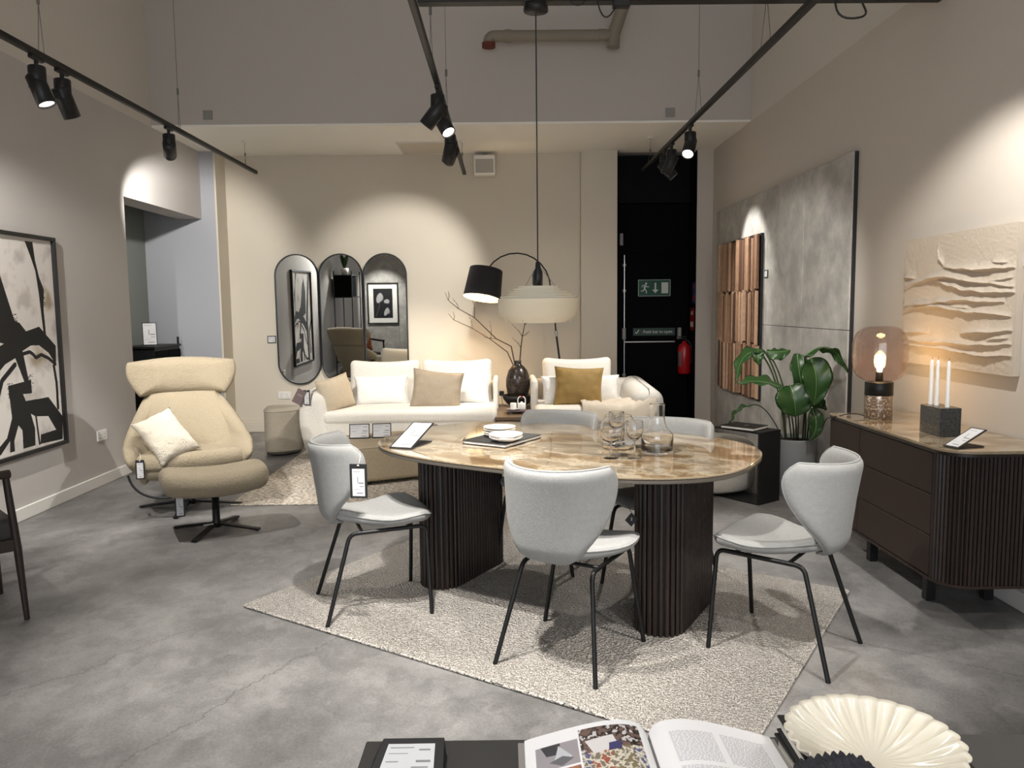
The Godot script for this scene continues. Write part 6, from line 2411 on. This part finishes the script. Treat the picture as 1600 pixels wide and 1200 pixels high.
# ------------------------------------------------------------------ black display desk in the foreground
func display_desk() -> void:
	var t := thing("display_desk", "matt black display desk along the bottom of the frame", "desk", Vector3(0.56, 0, -0.86), -0.008)
	var s := st()
	box(s, Vector3(0, 0.72, 0), Vector3(1.58, 0.04, 0.62), 0.002)
	obj("top", s, M.desk_black, t)
	for x in [-0.75, 0.75]:
		s = st()
		box(s, Vector3(x, 0.35, 0), Vector3(0.03, 0.7, 0.56), 0.002)
		obj("side_panel", s, M.desk_black, t)
	# card box
	var c := thing("card_holder", "black wedge card holder with white card at left end of desk", "price card", Vector3(-0.152, 0.74, -1.085), 0.0)
	s = st()
	flat(s)
	var A := [Vector3(-0.055, 0, -0.045), Vector3(0.055, 0, -0.045), Vector3(0.055, 0, 0.04), Vector3(-0.055, 0, 0.04), Vector3(-0.04, 0.03, -0.045), Vector3(0.052, 0.03, -0.045), Vector3(0.055, 0.008, 0.04), Vector3(-0.055, 0.008, 0.04)]
	quad(s, A[7], A[6], A[5], A[4])
	quad(s, A[3], A[2], A[6], A[7])
	quad(s, A[2], A[1], A[5], A[6])
	quad(s, A[1], A[0], A[4], A[5])
	quad(s, A[0], A[3], A[7], A[4])
	quad(s, A[0], A[1], A[2], A[3])
	obj("block", s, M.tag_black, c)
	s = st()
	flat(s)
	quad(s, Vector3(-0.041, 0.0113, 0.03), Vector3(0.041, 0.0113, 0.03), Vector3(0.039, 0.0275, -0.034), Vector3(-0.031, 0.0275, -0.034))
	obj("card", s, M.card_wide, c)
	# open book
	var b := thing("open_book", "open photo book lying on the black desk", "book", Vector3(0.212, 0.74, -1.01), 0.0)
	s = st()
	box(s, Vector3(-0.0, 0.003, 0), Vector3(0.40, 0.005, 0.29), 0.001)
	obj("cover", s, M.grey_plastic, b)
	for sd in [-1.0, 1.0]:
		var prof := func(u: float) -> float: return 0.012 + 0.028 * pow(sin(PI * pow(u, 0.62)), 0.8) * (1 - u * 0.35) + 0.01 * (1 - u)
		var f := func(u: float, v: float) -> Vector3:
			var k := u if sd > 0 else 1 - u
			return Vector3(sd * (0.002 + 0.188 * k), prof.call(k), 0.138 - 0.276 * v)
		s = st()
		s.set_smooth_group(0)
		grid(s, f, 24, 2)
		obj("page", s, M.text_page if sd > 0 else M.photo_page, b)
		s = st()
		flat(s)
		for i in 24:
			var u0 := i / 24.0
			var u1 := (i + 1) / 24.0
			for v in [0.0, 1.0]:
				var p0: Vector3 = f.call(u0, v)
				var p1: Vector3 = f.call(u1, v)
				quad(s, Vector3(p0.x, 0.0055, p0.z), Vector3(p1.x, 0.0055, p1.z), p1, p0)
		var q0: Vector3 = f.call(1.0 if sd > 0 else 0.0, 0.0)
		var q1: Vector3 = f.call(1.0 if sd > 0 else 0.0, 1.0)
		quad(s, Vector3(q0.x, 0.0055, q0.z), Vector3(q1.x, 0.0055, q1.z), q1, q0)
		obj("page_block", s, M.page_edge, b)
	# stacked books under the bowl
	for k in 2:
		var g := thing("stacked_book", ["lower dark book with white pages under the shell bowl", "upper dark book with white pages under the shell bowl"][k], "book", Vector3(0.52, 0.74 + 0.026 * k, -1.02), [0.03, -0.02][k], "dark books under the shell bowl")
		s = st()
		box(s, Vector3(0, 0.0125, 0), Vector3(0.212, 0.017, 0.232), 0.001)
		obj("pages", s, M.page_edge, g)
		s = st()
		box(s, Vector3(0, 0.0235, 0), Vector3(0.222, 0.004, 0.242), 0.001)
		box(s, Vector3(0, 0.002, 0), Vector3(0.222, 0.004, 0.242), 0.001)
		obj("cover", s, M.tag_black, g)
	# shell bowl
	var o := thing("shell_bowl", "cream scalloped shell bowl on stacked dark books", "bowl", Vector3(0.494, 0.792, -1.005), 0.1)
	s = st()
	s.set_smooth_group(0)
	var lobes := 26
	var pt := func(u: float, v: float, inner: bool) -> Vector3:
		var a := TAU * u
		var c2 := absf(sin(a * lobes / 2.0))
		var k := smoothstep(0.12, 0.8, v)
		var r := lerpf(0.0, 0.113, v) + 0.007 * (c2 - 0.6) * k * k
		var y := 0.008 + 0.036 * pow(v, 2.2) - 0.0065 * (c2 - 0.5) * k * (1.0 - 0.75 * smoothstep(0.78, 1.0, v))
		if not inner:
			y -= 0.004
		return Vector3(cos(a) * r, y, -sin(a) * r)
	grid(s, func(u, v): return pt.call(1.0 - u, v, true), lobes * 8, 18, false)
	grid(s, func(u, v): return pt.call(1.0 - u, v, false), lobes * 8, 18, true)
	for i in lobes * 8:
		var u0 := float(i) / (lobes * 8)
		var u1 := float(i + 1) / (lobes * 8)
		quad(s, pt.call(u0, 1.0, false), pt.call(u1, 1.0, false), pt.call(u1, 1.0, true), pt.call(u0, 1.0, true))
	lathe(s, [Vector2(0, 0.0), Vector2(0.04, 0.0), Vector2(0.042, 0.003), Vector2(0, 0.003)], 40)
	obj("body", s, M.ceramic_cream, o)
	# rolled dark knit in front of the bowl
	var n := thing("knit_throw", "dark navy chunky knit rolled in front of the shell bowl", "throw", Vector3(0.40, 0.806, -0.885), 0.16)
	s = st()
	s.set_smooth_group(0)
	lathe(s, [Vector2(0, -0.07), Vector2(0.022, -0.066), Vector2(0.034, -0.05), Vector2(0.037, 0.0), Vector2(0.034, 0.05), Vector2(0.022, 0.066), Vector2(0, 0.07)].map(func(p): return p), 40, Vector3.ZERO, func(a, p): return 1.0)
	s = st()
	xf = Transform3D(Basis(Vector3.BACK, PI / 2), Vector3(0, 0, 0))
	var pr := []
	for i in 41:
		var v := i / 40.0 * 2 - 1
		pr.append(Vector2(0.062 * pow(maxf(0.0, 1 - pow(absf(v), 3.5)), 0.5) * (1 + 0.05 * sin(i * 1.57)), v * 0.06))
	lathe(s, pr, 60, Vector3.ZERO, func(a, p): return 1.0 + 0.07 * sin(a * 15 + p.y * 60))
	obj("roll", s, M.knit, n)
